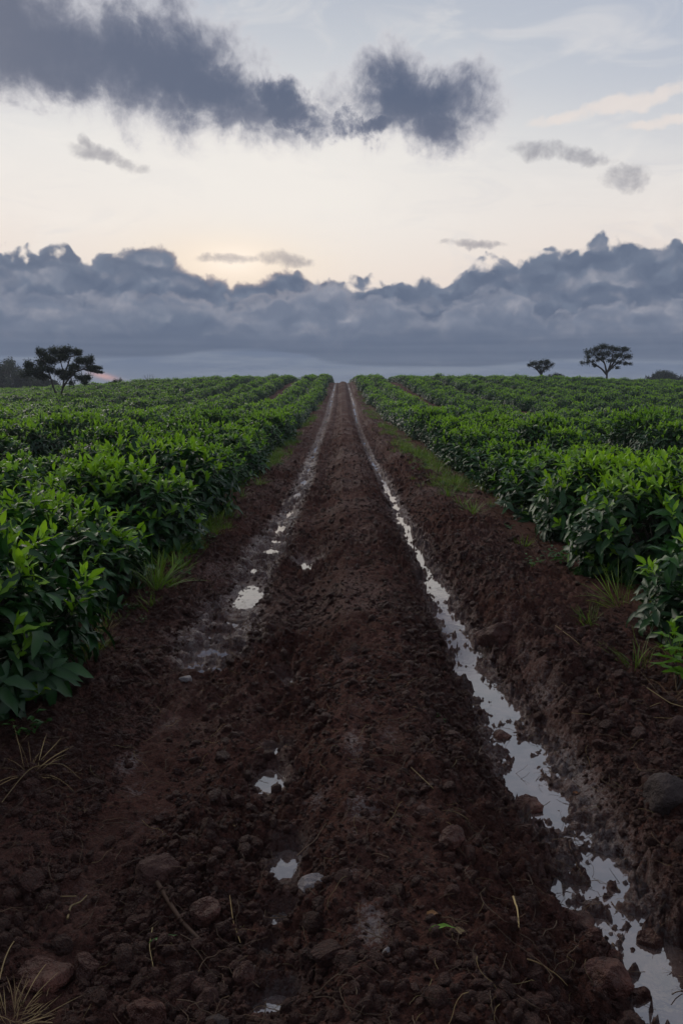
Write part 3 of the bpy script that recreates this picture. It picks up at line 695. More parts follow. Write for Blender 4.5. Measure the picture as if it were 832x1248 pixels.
def sapling(seed, H, n=14):
    r = np.random.default_rng(seed); P_, F_, L_ = [], [], []
    stem = Acc(); t = np.linspace(0, 1, 6)[:, None]
    for q in range(3):
        e = np.array([r.uniform(-.12, .12), r.uniform(-.12, .12), H * r.uniform(.75, 1)]); C = e * t + np.array([.02, .01, 0]) * np.sin(t * 6)
        stem.add(*tube(C, np.linspace(.005, .002, 6), 4))
        for k in range(n):
            tt = .25 + .75 * k / (n - 1); th = k * 2.4 + q; P_.append(e * tt); F_.append([math.cos(th), math.sin(th), .1 + 1.3 * (tt > .8) + .4 * tt]); L_.append(.12 if tt < .8 else .08)
    P_, F_, L_ = map(np.array, (P_, F_, L_)); V, F, li, xx = leaves(P_, F_, np.tile([0, 0, 1.], (len(P_), 1)), L_ * r.uniform(.8, 1.2, len(L_)), L_ * .38, r.uniform(0, .5, len(P_)), 5, 2)
    return mesh_np('foliage', V, F, True, [M_young], attrs={'age': np.clip(P_[li][:, 2] / H - .45, 0, 1)}), stem.mesh('stem', M_stem)
for px, py, H, sd, lb in ((822, 858, .42, 1, 'young tea plant with bright upright leaves at the right edge'), (768, 700, .34, 2, 'young tea shoot in front of the nearest right bush')):
    x, y = gnd(px, py); e = bpy.data.objects.new('tea_seedling', None); COL.objects.link(e); e.location = (x, y, gz(x, y) - .01); tag(e, lb, 'young plant')
    f, s = sapling(sd, H); link('foliage', f, e); link('stem', s, e)
# sticks, straws, leaves
def stick(pxs, r0, r1, mat, label, name, cat, lift=.008, sides=6, age=.6, arch=0):
    P = []
    for k, (a, b) in enumerate(pxs): x, y = gnd(a, b, .02); P.append([x, y, 0])
    P = np.array(P); t = np.linspace(0, len(P) - 1, 6 * len(P)); Q = np.stack([np.interp(t, range(len(P)), P[:, i]) for i in range(3)], 1)
    for _ in range(3): Q[1:-1] = (Q[:-2] + 2 * Q[1:-1] + Q[2:]) / 4
    zz = ground_z(Q[:, 0], Q[:, 1])[0]; lin = np.linspace(0, 1, len(Q)); zl = np.maximum.reduce([np.interp(lin, [0, 1], [zz[:3].max(), zz[-3:].max()]), zz * 0 + np.percentile(zz, 60)])
    Q[:, 2] = zl + lift + arch * np.sin(lin * math.pi); o0 = Q[0].copy(); A = Acc(); A.add(*tube(Q - o0, np.linspace(r0, r1, len(Q)), sides), a=age)
    o = link(name, A.mesh(name, mat)); o.location = o0; return tag(o, label, cat)
stick([(192, 1084), (215, 1115), (246, 1146)], .008, .006, M_root, 'dark brown buried stick slanting between two clods at lower left', 'stick', 'stick', .002, age=0)
stick([(57, 1091), (93, 1086)], .0026, .0018, M_straw, 'short straight straw piece beside the curled root', 'straw', 'straw', age=.4)
stick([(82, 1111), (86, 1097), (98, 1094), (106, 1087)], .0035, .0018, M_straw, 'curled pale root end at lower left', 'root', 'root', .008, age=.55)
stick([(624, 1122), (628, 1150), (630, 1182)], .0034, .0016, M_straw, 'upright pale straw blade on the slope right of the ridge', 'straw', 'straw', .012, age=.9, arch=.02)
stick([(186, 1130), (182, 1152), (187, 1177)], .0016, .001, M_straw, 'thin pale straw crossed by the green blade', 'straw', 'straw', .012, age=.7)
stick([(280, 1090), (284, 1115), (293, 1140)], .0012, .0009, M_straw, 'thin bent straw left of the pale stone', 'straw', 'straw', .01, age=.6)
stick([(362, 1062), (385, 1050), (398, 1028)], .002, .001, M_root, 'curved root beside the small puddles', 'root', 'root', .01, age=1, arch=.02)
stick([(294, 1178), (316, 1196)], .0018, .001, M_root, 'thin root leaning beside the ringed puddle', 'root', 'root', .01, age=.9)
stick([(5, 1012), (40, 975), (78, 968), (100, 975)], .0016, .0009, M_straw, 'long arched dry stem in front of the nearest left bush', 'straw', 'straw', .03, age=.3, arch=.05)
stick([(0, 1198), (18, 1155)], .0022, .0012, M_straw, 'pale straw rising from the bottom left straw tuft', 'straw', 'straw', .03, age=.8, arch=.02)
stick([(695, 892), (760, 898), (832, 905)], .0012, .0009, M_straw, 'long thin straw lying across the right bank', 'straw', 'straw', .012, age=.4)
stick([(785, 878), (832, 893)], .0022, .0016, M_straw, 'thick pale stalk at the right edge', 'straw', 'straw', .03, age=.9)
stick([(500, 975), (527, 1003)], .0012, .0009, M_straw, 'short fine straw on the centre ridge', 'straw', 'straw', .01, age=.6)
stick([(578, 948), (588, 920)], .0022, .0012, M_root, 'thin dark twig standing on the slope above the right rut', 'twig', 'twig', .02, age=.8, arch=.02)
stick([(640, 1210), (668, 1214), (690, 1225)], .002, .001, M_straw, 'bent dry stem at the bottom right of the ridge', 'straw', 'straw', .012, age=.2, arch=.02)
stick([(675, 795), (705, 818)], .0014, .0009, M_straw, 'fine pale root on the right bank', 'root', 'root', .012, age=.7, arch=.01)
def one_leaf(px, py, L, W, yaw, mat, label, bend=.3, pitch=.2, age=.5):
    x, y = gnd(px, py, .02); z = max(gz(x + dx, y) for dx in (-.03, 0, .03)) + .008
    V, F, li, xx = leaves(np.zeros((1, 3)), np.array([[math.cos(yaw), math.sin(yaw), pitch]]), np.array([[0, 0, 1.]]), np.array([L]), np.array([W]), np.array([bend]), 8, 2)
    o = link('fallen_leaf', mesh_np('fallen_leaf', V, F, True, [mat], attrs={'age': np.full(len(V), age)})); o.location = (x, y, z); return tag(o, label, 'leaf')
one_leaf(181, 1148, .085, .012, .25, M_weed, 'single bright green grass blade lying at lower left', .2, .35, .9)
one_leaf(522, 1192, .075, .016, .25, M_young, 'olive green fallen leaf on the slope at the bottom of the ridge', .4, .35, .1)
M_dead = leaf_mat('dead_leaf', (.12, .04, .015), (.32, .14, .05), .5, .3, .2, (1, 1, .7))
one_leaf(519, 1168, .045, .022, .5, M_dead, 'curled orange brown dead leaf just above the olive one', .7, .5, .9)
one_leaf(552, 1180, .05, .02, -.6, M_straw, 'pinkish dry leaf tip right of the olive leaf', .7, .3, .4)
one_leaf(672, 765, .06, .03, .5, M_straw, 'small tan dead leaf on the right verge', .3, .1, .3)
one_leaf(698, 952, .03, .018, 0, M_dead, 'tiny rust coloured leaf floating on the right puddle', .1, .0, .3)

# ------------------------------------------------------------------ trees
def tree(name, bx, by, D, pads, forks, trunk_r, label, group, seed, zbase=None, leaf=.11, dens=1.0, depth=.8, cat='tree'):
    """pads: (px, py, rx, ry) leaf clumps; forks: polylines of stems in the same units; all turned into metres at distance D"""
    r = np.random.default_rng(seed); k = D / FPX
    X0 = (bx - 416) * k; z0 = float(hill(X0, D)) if zbase is None else zbase
    def W(px, py, dy=0.0): return np.array([(px - bx) * k, dy, CAM_H - (py - 472) * k - z0])
    e = bpy.data.objects.new(name, None); COL.objects.link(e); e.location = (X0, D, z0); tag(e, label, cat, group)
    wood = Acc(); P_, F_, N_, L_, A_ = [], [], [], [], []
    ends = []
    for f in forks:
        Q = np.array([W(*p) for p in f]); Q[:, 1] = np.linspace(0, r.uniform(-.3, .3) * depth, len(Q))
        t = np.linspace(0, len(Q) - 1, 5 * len(Q)); Q = np.stack([np.interp(t, range(len(Q)), Q[:, i]) for i in range(3)], 1)
        for _ in range(2): Q[1:-1] = (Q[:-2] + 2 * Q[1:-1] + Q[2:]) / 4
        wood.add(*tube(Q, np.linspace(trunk_r, trunk_r * .38, len(Q)), 7)); ends += [Q[int(len(Q) * a)] for a in (.5, .7, .85)] + [Q[-1]]
    ends = np.array(ends); zc = np.mean([W(p[0], p[1])[2] for p in pads])
    for (px, py, rx, ry) in pads:
        for dsgn in (0, 1, 2):
            dy = r.uniform(-1, 1) * depth * (.3 if dsgn == 0 else 1.0); c = W(px + (r.normal(0, rx * .5) if dsgn else 0), py + (r.normal(0, ry * .4) if dsgn else 0), dy)
            a, b = rx * k * (.8 if dsgn == 0 else .55), ry * k * 1.35
            j = np.argmin(np.linalg.norm(ends - c + [0, 0, .2], axis=1)); s = ends[j]; mid = (s + c) / 2 + r.normal(0, .08, 3) * np.linalg.norm(c - s) + [0, 0, -.05]
            t = np.linspace(0, 1, 6)[:, None]; C = s * (1 - t) ** 2 + 2 * t * (1 - t) * mid + t * t * (c + [0, 0, -b * .3]); wood.add(*tube(C, np.linspace(trunk_r * .30, trunk_r * .07, 6), 4))
            for q in range(5):
                g = c + r.normal(0, .5, 3) * [a, a, b * .5]; C2 = C[3] * (1 - t) + g * t; wood.add(*tube(C2, np.linspace(trunk_r * .08, trunk_r * .03, 6), 3))
            m = int(dens * 230 * a * a / (leaf * leaf) * .011 * 10) + 20
            d = r.normal(size=(m, 3)); d /= np.linalg.norm(d, axis=1)[:, None]; rr = r.uniform(.1, 1.3, m) ** .8
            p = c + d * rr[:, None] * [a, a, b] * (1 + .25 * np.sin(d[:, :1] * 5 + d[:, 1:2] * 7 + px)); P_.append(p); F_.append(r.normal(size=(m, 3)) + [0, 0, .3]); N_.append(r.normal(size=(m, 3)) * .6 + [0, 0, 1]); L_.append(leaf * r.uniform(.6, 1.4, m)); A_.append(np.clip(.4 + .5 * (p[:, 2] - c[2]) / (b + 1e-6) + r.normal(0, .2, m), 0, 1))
    P_, F_, N_, L_, A_ = map(np.concatenate, (P_, F_, N_, L_, A_))
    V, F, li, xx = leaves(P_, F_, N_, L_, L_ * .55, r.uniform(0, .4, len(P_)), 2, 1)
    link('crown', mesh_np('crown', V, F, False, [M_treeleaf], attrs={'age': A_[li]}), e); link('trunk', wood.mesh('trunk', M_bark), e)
    return e
def C(lst, x0, y0, s): return [(x0 + a / s, y0 + b / s, c / s, d / s) for a, b, c, d in lst]
def CL(lst, x0, y0, s): return [[(x0 + a / s, y0 + b / s) for a, b in l] for l in lst]
GT = 'lone trees on the skyline'
tree('spreading_tree', 75.5, 490, 60, C([(250, 92, 30, 16), (300, 82, 36, 16), (360, 80, 36, 15), (410, 86, 28, 12), (180, 150, 34, 18), (235, 135, 36, 18), (290, 122, 34, 15), (350, 112, 36, 14), (440, 128, 38, 14), (480, 130, 26, 16),
      (160, 182, 26, 20), (215, 182, 36, 18), (275, 170, 34, 14), (320, 185, 30, 12), (370, 190, 30, 9), (410, 160, 36, 12), (475, 162, 34, 9), (515, 162, 22, 6), (520, 182, 20, 4), (430, 212, 34, 12), (455, 232, 22, 8), (350, 210, 26, 8), (386, 238, 14, 12), (240, 205, 30, 12)], 0, 410, 4.16),
     CL([[(315, 345), (308, 305), (290, 262), (280, 215), (268, 170), (250, 130)], [(315, 345), (322, 300), (334, 262), (338, 220), (335, 170), (320, 110)], [(334, 262), (370, 215), (410, 180), (450, 170)], [(280, 215), (240, 190), (200, 170)], [(338, 220), (365, 160), (385, 110)]], 0, 410, 4.16),
     .085, 'dark spreading tree with forked trunk standing among the tea bushes at left', GT, 1, depth=1.3, leaf=.10, dens=1.9)
tree('flat_crowned_tree', 734.5, 468, 96, C([(360, 78, 20, 9), (385, 68, 24, 10), (425, 55, 28, 11), (460, 62, 20, 8), (495, 68, 28, 10), (535, 70, 22, 8), (360, 105, 20, 8), (352, 130, 18, 9), (378, 122, 16, 7), (410, 88, 26, 8), (450, 90, 26, 9), (490, 95, 26, 9), (530, 102, 24, 9), (535, 134, 20, 5), (500, 128, 20, 6), (415, 112, 22, 6), (460, 118, 20, 6), (498, 152, 14, 5), (395, 140, 16, 5)], 620, 410, 3.924),
     CL([[(450, 228), (448, 205), (448, 178), (440, 150), (425, 110), (410, 80)], [(448, 178), (458, 150), (468, 110), (470, 75)], [(448, 185), (425, 158), (390, 135), (365, 120)], [(452, 170), (480, 140), (515, 115)], [(448, 180), (436, 130), (390, 95)], [(455, 165), (490, 110), (520, 80)]], 620, 410, 3.924),
     .13, 'tallest flat crowned tree with fanned branches on the right skyline', GT, 2, depth=1.2, leaf=.12, dens=.85)
tree('small_tree', 655, 464, 100, C([(80, 140, 14, 6), (105, 132, 18, 9), (135, 130, 22, 9), (165, 130, 22, 9), (190, 136, 12, 8), (125, 150, 22, 8), (155, 152, 22, 8), (140, 168, 14, 6)], 620, 410, 3.924),
     CL([[(138, 215), (138, 190), (134, 165), (120, 145)], [(138, 190), (146, 165), (165, 145)], [(136, 180), (115, 155), (92, 145)]], 620, 410, 3.924),
     .12, 'small round topped tree on the skyline left of the tallest one', GT, 3, depth=.8, leaf=.12)
tree('shrub', 673, 463, 97, C([(195, 190, 14, 7), (210, 186, 16, 8), (228, 190, 12, 6), (212, 196, 24, 6)], 620, 410, 3.924), CL([[(210, 205), (210, 192)], [(210, 205), (222, 190)]], 620, 410, 3.924),
     .05, 'low round shrub on the skyline just right of the small tree', None, 4, depth=.8, leaf=.12, cat='shrub')
tree('shrub', 147, 468, 88, C([(605, 232, 18, 10), (622, 228, 14, 9), (590, 236, 10, 6)], 0, 410, 4.16), CL([[(610, 245), (612, 230)], [(610, 245), (600, 232)]], 0, 410, 4.16),
     .04, 'dark little shrub on the left skyline right of the spreading tree', None, 5, depth=.5, leaf=.10, cat='shrub')
# bare twiggy bush
e = bpy.data.objects.new('bare_bush', None); COL.objects.link(e); D = 86; k = D / FPX; X0 = (186 - 416) * k; z0 = float(hill(X0, D)); e.location = (X0, D, z0)
tag(e, 'wispy nearly bare bush on the left skyline', 'bush'); A = Acc(); r = np.random.default_rng(5)
for _ in range(16):
    d = np.array([r.normal(0, .35), r.normal(0, .3), 1.]); P = [np.zeros(3)]
    for q in range(7): d = d + r.normal(0, .18, 3); P.append(P[-1] + d / np.linalg.norm(d) * .23)
    A.add(*tube(np.array(P), np.linspace(.022, .007, 8), 4))
link('branches', A.mesh('branches', M_bark), e)
# woods beyond the crest, left and right
GW = 'trees of the far wood left'
far = [(-6, 476, 150, 18, 36, 'far left wood tree cut by the edge of the view'), (18, 476, 172, 20, 38, 'tall rounded far tree rising above the left wood'), (4, 476, 168, 18, 22, 'low far tree at the foot of the tall rounded one'),
       (32, 476, 160, 15, 26, 'dark far tree right of the tall rounded one'), (46, 476, 176, 14, 24, 'far tree half hidden by the spreading tree on its left'), (60, 476, 150, 14, 22, 'low far tree seen through the spreading tree'), (-26, 476, 160, 20, 34, 'far wood tree beyond the left edge')]
for j, (px, py, D, rx, hh, lb) in enumerate(far[:6]):
    r = np.random.default_rng(80 + j); pads = []
    for q in range(9):
        a = r.uniform(-1, 1); pads.append((px + a * rx * .8, py - hh + 5 + abs(a) * hh * .25 + r.uniform(0, hh * .55), rx * .34, hh * .14))
    if j != 1: pads += [(px + r.uniform(-.8, .8) * rx, py - hh * .3 * r.uniform(.3, 1.2), rx * .45, hh * .2) for _ in range(4)]
    tree('woodland_tree', px, py + 3, D, pads, [[(px, py + 10), (px, py - hh * .4), (px + 2, py - hh * .75)], [(px, py - hh * .3), (px - 5, py - hh * .7)], [(px, py - hh * .3), (px + 6, py - hh * .65)]], .22, lb, GW, 60 + j, leaf=.34, dens=1.6, depth=3.5)
for j, (px, py, D, rx, hh, lb) in enumerate([(803, 466, 190, 15, 14, 'rounded dark far tree on the right skyline'), (830, 467, 230, 12, 10, 'hazy far tree cut by the right edge of the view'), (777, 466, 150, 4, 5, 'tiny far bush between the tall tree and the rounded far tree')]):
    r = np.random.default_rng(90 + j); pads = [(px + a * rx * .8, py - hh * (1 - .45 * a * a) + 3 + r.uniform(0, 2), rx * .32, hh * .17) for a in np.linspace(-1, 1, 9)] + [(px + a * rx * .8, py - hh * .3, rx * .35, hh * .2) for a in np.linspace(-1, 1, 5)]
    tree('woodland_tree', px, py + 3, D, pads, [[(px, py + 8), (px, py - hh * .6)], [(px, py), (px - rx * .4, py - hh * .6)], [(px, py), (px + rx * .4, py - hh * .6)]], .2, lb, 'far trees on the right skyline', 70 + j, leaf=.3, dens=1.6, depth=3.0)

# ------------------------------------------------------------------ damp evening air
hm = bpy.data.materials.new('haze_air'); hm.use_nodes = True; hm.node_tree.nodes.clear()
pv = hm.node_tree.nodes.new('ShaderNodeVolumePrincipled'); pv.inputs['Density'].default_value = .0006; pv.inputs['Color'].default_value = (.80, .88, 1, 1); pv.inputs['Anisotropy'].default_value = .2
ho = hm.node_tree.nodes.new('ShaderNodeOutputMaterial'); hm.node_tree.links.new(pv.outputs[0], ho.inputs['Volume'])
bx0, by0, bz0, bz1 = 3300, 3300, -9, 14
hv = np.array([(x, y, z) for x in (-bx0, bx0) for y in (-200, 6200) for z in (bz0, bz1)], float)
hf = np.array([(0, 1, 3, 2), (4, 6, 7, 5), (0, 4, 5, 1), (2, 3, 7, 6), (0, 2, 6, 4), (1, 5, 7, 3)])
if HAZE: tag(link('haze', mesh_np('haze', hv, hf, False, [hm])), 'thin bluish damp air over the field', kind='stuff')
# ------------------------------------------------------------------ sky and sun
SUN_AZ, SUN_EL = -34.0, 27.0            # sun lamp set higher and farther left than the glow, clear of puddle reflections
world = bpy.data.worlds.new('World'); scene.world = world; world.use_nodes = True
nt = world.node_tree; nt.nodes.clear(); WORLD2D = True
class S:
    def __init__(s, o): s.o = o
    def _b(s, op, b, rev=False):
        b = b.o if isinstance(b, S) else b
        return S(math_n(nt, op, b, s.o) if rev else math_n(nt, op, s.o, b))
    def __add__(s, b): return s._b('ADD', b)
    __radd__ = __add__
    def __sub__(s, b): return s._b('SUBTRACT', b)
    def __rsub__(s, b): return s._b('SUBTRACT', b, True)
    def __mul__(s, b): return s._b('MULTIPLY', b)
    __rmul__ = __mul__
    def __truediv__(s, b): return s._b('DIVIDE', b)
    def max(s, b): return s._b('MAXIMUM', b)
    def min(s, b): return s._b('MINIMUM', b)
def ss(x, a, b, lo=0.0, hi=1.0):
    n = nt.nodes.new('ShaderNodeMapRange'); n.interpolation_type = 'SMOOTHSTEP'
    nt.links.new(x.o, n.inputs[0])
    for i, v in zip((1, 2, 3, 4), (a, b, lo, hi)): n.inputs[i].default_value = v
    return S(n.outputs[0])
tc = nt.nodes.new('ShaderNodeTexCoord').outputs['Generated']
sep = nt.nodes.new('ShaderNodeSeparateXYZ'); nt.links.new(tc, sep.inputs[0])
dx, dy, dz = (S(o) for o in sep.outputs)
az = S(math_n(nt, 'ARCTAN2', dx.o, dy.o)) * (180 / math.pi)
el = S(math_n(nt, 'ARCSINE', dz.max(-1.0).min(1.0).o)) * (180 / math.pi)
def vec(x, y, z):
    n = nt.nodes.new('ShaderNodeCombineXYZ')
    for i, v in enumerate((x, y, z)):
        if isinstance(v, S): nt.links.new(v.o, n.inputs[i])
        else: n.inputs[i].default_value = v
    return n.outputs[0]
def sn(v, scale, detail=6, rough=.55, dist=0.0): return S(noise(nt, v, scale, detail, rough, dist))
P = vec(az, el, 0.0)                                        # degrees of azimuth and elevation
Pflat = vec(az * .35, el, 0.0)
def srgb(c): return tuple(((v / 255 + .055) / 1.055) ** 2.4 if v > 10 else v / 3294 for v in c)
def lerp(f, a, b): return mixc(nt, f.o if isinstance(f, S) else f, a, b)
def curve(x, lo, hi, pts, vlo, vhi):
    n = nt.nodes.new('ShaderNodeFloatCurve'); c = n.mapping.curves[0]
    pts = [((a - lo) / (hi - lo), (b - vlo) / (vhi - vlo)) for a, b in pts]
    c.points[0].location = (0, pts[0][1]); c.points[1].location = (1, pts[-1][1])
    for p in pts[0:]:
        if 0 < p[0] < 1: c.points.new(*p)
    n.mapping.update(); nt.links.new(((x - lo) / (hi - lo)).max(0.0).min(1.0).o, n.inputs['Value'])
    return S(n.outputs[0]) * (vhi - vlo) + vlo
# clear upper air: veil over the Nishita sky
stops = [(0, (236, 208, 192)), (8, (238, 224, 214)), (11, (238, 230, 224)), (15, (230, 228, 226)), (19, (206, 210, 216)), (24, (186, 193, 205)), (34, (158, 164, 178)), (55, (146, 152, 168)), (90, (138, 145, 162))]
veil = ramp(nt, (el / 90.0).max(0.0).o, [(a / 90, srgb(c)) for a, c in stops])
side = ss(az, -30, 25)                                     # the right side is a little bluer and darker
veil = lerp(ss(az, 0, 28) * ss(el, 10, 22) * .6, veil, srgb((176, 184, 202)))
back = ss(S(math_n(nt, 'ABSOLUTE', az.o)), 40, 130)
veil = lerp(back * .8, veil, srgb((118, 128, 150)))
cir = ss(sn(Pflat, .35, 6, .6, .6), .45, .75); veil = lerp(cir * .35 * ss(el, 3, 12), veil, srgb((246, 240, 234)))
cir2 = ss(sn(vec(az * .28 + 7.0, el * 1.1 + 33.0, 0.0), .5, 6, .65, .8), .50, .72); veil = lerp(cir2 * .22, veil, srgb((196, 198, 208)))
# glow round the hidden sun
gx, gy = azel(285, 318); d2 = ((az - gx) * .16) * ((az - gx) * .16) + ((el - gy) * .45) * ((el - gy) * .45)
glow = S(math_n(nt, 'POWER', 2.718, (d2 * -1.0).o)); veil = lerp(glow * .9, veil, srgb((255, 226, 190)))
gx2, gy2 = azel(330, 240); d2 = ((az - gx2) * .065) * ((az - gx2) * .065) + ((el - gy2) * .16) * ((el - gy2) * .16)
glow2 = S(math_n(nt, 'POWER', 2.718, (d2 * -1.0).o)); veil = lerp(glow2 * .7, veil, srgb((250, 244, 236)))
d3 = ((az - gx) * .42) * ((az - gx) * .42) + ((el - gy) * 1.0) * ((el - gy) * 1.0); glow3 = S(math_n(nt, 'POWER', 2.718, (d3 * -1.0).o)); veil = lerp(glow3 * .85, veil, (1.12, .98, .84))
# torn high clouds
w1 = sn(P, .28, 6, .60, .15); w2 = sn(vec(az + 31.0, el + 50.0, 0.0), .28, 6, .60, .15); wf = sn(P, .55, 6, .62, .25)
pa, pe = az + (w1 - .5) * 6.0, el + (w2 - .5) * 4.5
qa, qe = az + (w1 - .5) * 3.0, el + (w2 - .5) * 1.6
def blob(px, py, rx, ry, rot=0.0, small=False):
    a, b = azel(px, py); k = 57.3 / FPX
    X, Y = (qa - a, qe - b) if small else (pa - a, pe - b); c, s = math.cos(rot), math.sin(rot)
    U, V = (X * c + Y * s) / (rx * k), (Y * c - X * s) / (ry * k)
    return 1.0 - (U * U + V * V)
hi_ = None
for b in [(60, 62, 200, 52, -.12), (190, 75, 120, 66, -.25), (250, 110, 120, 42, -.25), (350, 130, 70, 22, -.3), (508, 126, 92, 46, -.1), (530, 140, 55, 30, -.3), (450, 150, 40, 16, .1), (0, 20, 110, 60, 0)]:
    q = blob(*b); hi_ = q if hi_ is None else hi_.max(q)
hi0 = hi_; hi_ = hi_ + (wf - .5) * 1.35
a_hi = ss(hi_, -.32, .75); core = ss(hi0 + (wf - .5) * .5, .05, 1.0)
veil = lerp(ss(hi_, -.75, .15) * .38, veil, srgb((212, 208, 212)))
sky = lerp(a_hi * .93, veil, lerp(core, srgb((152, 154, 168)), lerp(ss(el, 13.5, 19), srgb((96, 103, 125)), srgb((70, 85, 113)))))
lo_ = None
for b in [(757, 216, 26, 14, 0), (706, 192, 34, 8, -.15), (655, 184, 34, 10, -.1), (130, 193, 46, 9, -.2), (112, 178, 14, 8, -.6), (275, 314, 44, 7, .05), (345, 314, 42, 9, -.1), (575, 296, 34, 5, -.1), (537, 294, 12, 5, 0)]:
    q = blob(*b, small=True); lo_ = q if lo_ is None else lo_.max(q)
lo_ = lo_ + (wf - .5) * 2.2
sky = lerp(ss(lo_, -.25, 1.4) * .66, sky, srgb((118, 118, 134)))
wl = blob(755, 128, 90, 9, .12, True).max(blob(810, 148, 50, 7, .05, True)) + (wf - .5) * 1.6
sky = lerp(ss(wl, -.2, .9) * .7, sky, srgb((240, 228, 220)))
# cumulus bank: two ranks, each a ragged top line over azimuth, with billows
def billow(v, scale, smooth=.6, det=1.3):
    n = nt.nodes.new('ShaderNodeTexVoronoi'); n.voronoi_dimensions = '2D'; n.feature = 'SMOOTH_F1'; n.inputs['Scale'].default_value = scale; n.inputs['Smoothness'].default_value = smooth
    n.inputs['Detail'].default_value = det; n.inputs['Roughness'].default_value = .42
    nt.links.new(v, n.inputs['Vector']); return S(n.outputs['Distance'])
def prof(T): 
    o = [azel(a, b) for a, b in T]; return [(-180, 8), (-60, 9), (-32, 10.5)] + o + [(32, 11), (60, 8.5), (180, 9)]
T3 = [(0, 292), (40, 300), (75, 296), (105, 310), (145, 290), (175, 286), (215, 303), (250, 322), (275, 338), (300, 338), (335, 316), (362, 316), (390, 332), (450, 336), (490, 332), (515, 326), (530, 345), (560, 326), (600, 310), (640, 303), (680, 305), (705, 286), (745, 282), (790, 290), (832, 284)]
T2 = [(0, 338), (60, 348), (120, 354), (170, 345), (215, 340), (245, 352), (275, 368), (300, 348), (340, 338), (390, 338), (430, 346), (480, 354), (520, 368), (560, 350), (600, 340), (650, 352), (700, 372), (740, 360), (790, 362), (832, 352)]
T1 = [(0, 386), (80, 380), (150, 372), (220, 362), (262, 370), (300, 384), (330, 398), (400, 402), (470, 385), (540, 375), (620, 395), (700, 400), (760, 392), (832, 396)]
wx = sn(vec(az + 90.0, el, 0.0), .38, 3, .5); wy = sn(vec(az - 190.0, el, 0.0), .38, 3, .5)
Pw = vec(az + (wx - .5) * 3.2, el * 1.25 + (wy - .5) * 3.2, 0.0)
Pw2 = vec(az + (wx - .5) * 3.0 + 40.0, el * 1.4 + (wy - .5) * 2.6 - .35, 4.0)

fine = sn(P, 2.2, 5, .6)
def rank(T, fb, fl, v, amp, soft, rim, body, deep, dd, up=.42):
    """one rank of cumulus: ragged top line, puffs lit from above along their upper edges"""
    b = fb(v(0.0)); bl = fl(v(0.0)); bu = fl(v(up)); A = amp * (.6 + .8 * w1)
    e = (curve(az, -180, 180, prof(T), 0, 30) - el) + (.44 - b) * A + (fine - .5) * .35
    al = ss(e, 0.0, soft); lit = bu - bl + (fine - .5) * .12
    c = lerp(ss(e, 0.0, dd), lerp(ss(w2, .35, .65) * .5, rim, body), body)
    c = lerp(ss(lit, .0, .30) * (.25 + .6 * ss(w2, .38, .62)), c, rim); c = lerp(ss(lit, .02, -.26) * .6, c, deep); c = lerp(ss(b, .35, .7) * ss(e, .2, 1.0) * .45, c, deep)
    c = lerp(glow * ss(e, .9, .0) * .6, c, srgb((236, 205, 182)))
    return al, c
sky_ = sky
f3 = lambda q: billow(q, .40) * .72 + billow(q, 1.1) * .28
f2 = lambda q: billow(q, .28) * .60 + billow(q, .80) * .40
v3 = lambda u: vec(az + (wx - .5) * 2.4, (el + u) * 1.25 + (wy - .5) * 2.4, 0.0)
v2 = lambda u: vec(az + (wx - .5) * 3.0 + 40.0, (el + u) * 1.5 + (wy - .5) * 2.6 - .35, 0.0)
g3 = lambda q: billow(q, .50, .85, .6)
g2 = lambda q: billow(q, .36, .9, .6)
v1 = lambda u: vec(az * .7 + (wx - .5) * 3 - 20.0, (el + u) * 1.3 + (wy - .5) * 2.5, 0.0)
al, c = rank(T3, f3, g3, v3, 1.9, .50, srgb((156, 158, 170)), srgb((113, 124, 144)), srgb((92, 104, 127)), .6)
sky_ = lerp(al, sky_, c)
al, c = rank(T2, f2, g2, v2, 2.6, .9, srgb((170, 170, 180)), srgb((122, 131, 150)), srgb((100, 112, 134)), 1.4)
sky_ = lerp(al * .95, sky_, c)
al, c = rank(T1, f2, g2, v1, 1.8, 1.4, srgb((146, 151, 165)), srgb((106, 118, 139)), srgb((90, 103, 127)), 1.2)
sky_ = lerp(al * .85, sky_, c)
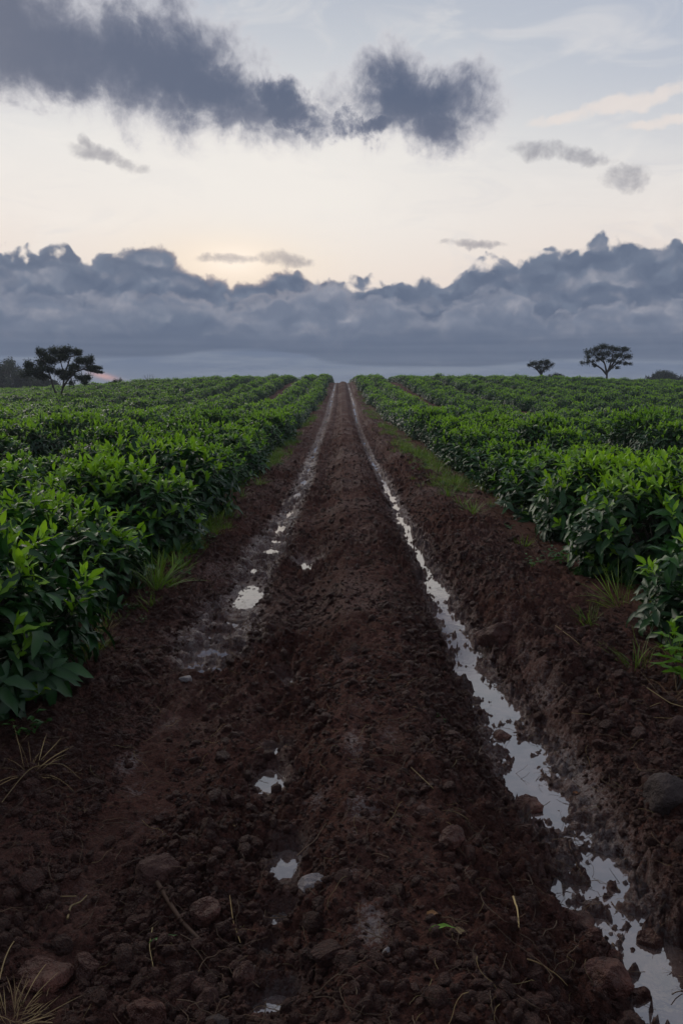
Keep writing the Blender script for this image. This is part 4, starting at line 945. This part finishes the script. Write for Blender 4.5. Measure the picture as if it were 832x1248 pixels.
# flat layered base of the bank
st = sn(vec(az * .12 + 20.0, el * 1.2, 0.0), 1.0, 5, .6); st2 = sn(vec(az * .05 + 4.0, el * 2.2 + 70.0, 0.0), 1.0, 4, .55)
bb = el + (st - .5) * 1.0
low = ss(bb, 4.4, 3.0); dark = lerp(st2, srgb((84, 97, 121)), srgb((112, 123, 144)))
sky_ = lerp(low * .75, sky_, dark)
edge = curve(az, -180, 180, [(-180, 2.4), (-30, 2.3), azel(0, 433), azel(200, 432), azel(300, 424), azel(400, 440), azel(560, 446), azel(700, 436), azel(832, 438), (60, 2.0), (180, 2.2)], 0, 6)
band = ss((edge - el) + (st2 - .5) * .35, -.10, .22); sky_ = lerp(band * .85, sky_, lerp(ss(st, .35, .65), srgb((112, 125, 149)), srgb((132, 142, 160))))
ox, oy = azel(128, 459); od = ((az - ox) * 1.15) * ((az - ox) * 1.15) + ((el - oy + (az - ox) * .22) * 5.0) * ((el - oy + (az - ox) * .22) * 5.0)
sky_ = lerp(S(math_n(nt, 'POWER', 2.718, (od * -1.0).o)) * .9, sky_, srgb((226, 172, 164)))
sky_ = lerp(ss(el, 0.0, -1.5), sky_, srgb((70, 72, 78)))
nish = nt.nodes.new('ShaderNodeTexSky'); nish.sky_type = 'NISHITA'; nish.sun_disc = False
nish.sun_elevation = R(SUN_EL); nish.sun_rotation = R(SUN_AZ); nish.dust_density = 2.0
bg1 = nt.nodes.new('ShaderNodeBackground'); bg1.inputs[1].default_value = .06; nt.links.new(nish.outputs[0], bg1.inputs[0])
bg2 = nt.nodes.new('ShaderNodeBackground'); bg2.inputs[1].default_value = 1.0; nt.links.new(sky_, bg2.inputs[0])
mxs = nt.nodes.new('ShaderNodeMixShader'); nt.links.new((1.0 - (1.0 - ss(el, 6, 12, 1.0, .955)) * 1.0).o, mxs.inputs[0])
nt.links.new(bg1.outputs[0], mxs.inputs[1]); nt.links.new(bg2.outputs[0], mxs.inputs[2])
wo = nt.nodes.new('ShaderNodeOutputWorld'); nt.links.new(mxs.outputs[0], wo.inputs[0])
world.cycles.sampling_method = 'MANUAL'; world.cycles.sample_map_resolution = 512
sd_ = bpy.data.lights.new('sun', 'SUN'); sd_.energy = .9; sd_.angle = R(30); sd_.color = (1, .90, .78)
so = bpy.data.objects.new('sun', sd_); COL.objects.link(so)
from mathutils import Vector
dv = Vector((math.sin(R(SUN_AZ)) * math.cos(R(SUN_EL)), math.cos(R(SUN_AZ)) * math.cos(R(SUN_EL)), math.sin(R(SUN_EL))))
dv = dv; so.rotation_euler = dv.to_track_quat('Z', 'Y').to_euler(); so.location = dv * 50
scene.render.engine = 'CYCLES'
scene.cycles.max_bounces = 5; scene.cycles.diffuse_bounces = 2; scene.cycles.glossy_bounces = 2; scene.cycles.transparent_max_bounces = 4; scene.cycles.use_denoising = True
scene.cycles.use_adaptive_sampling = True; scene.cycles.adaptive_threshold = .02
print('singles', len(single), 'mass', len(mass))
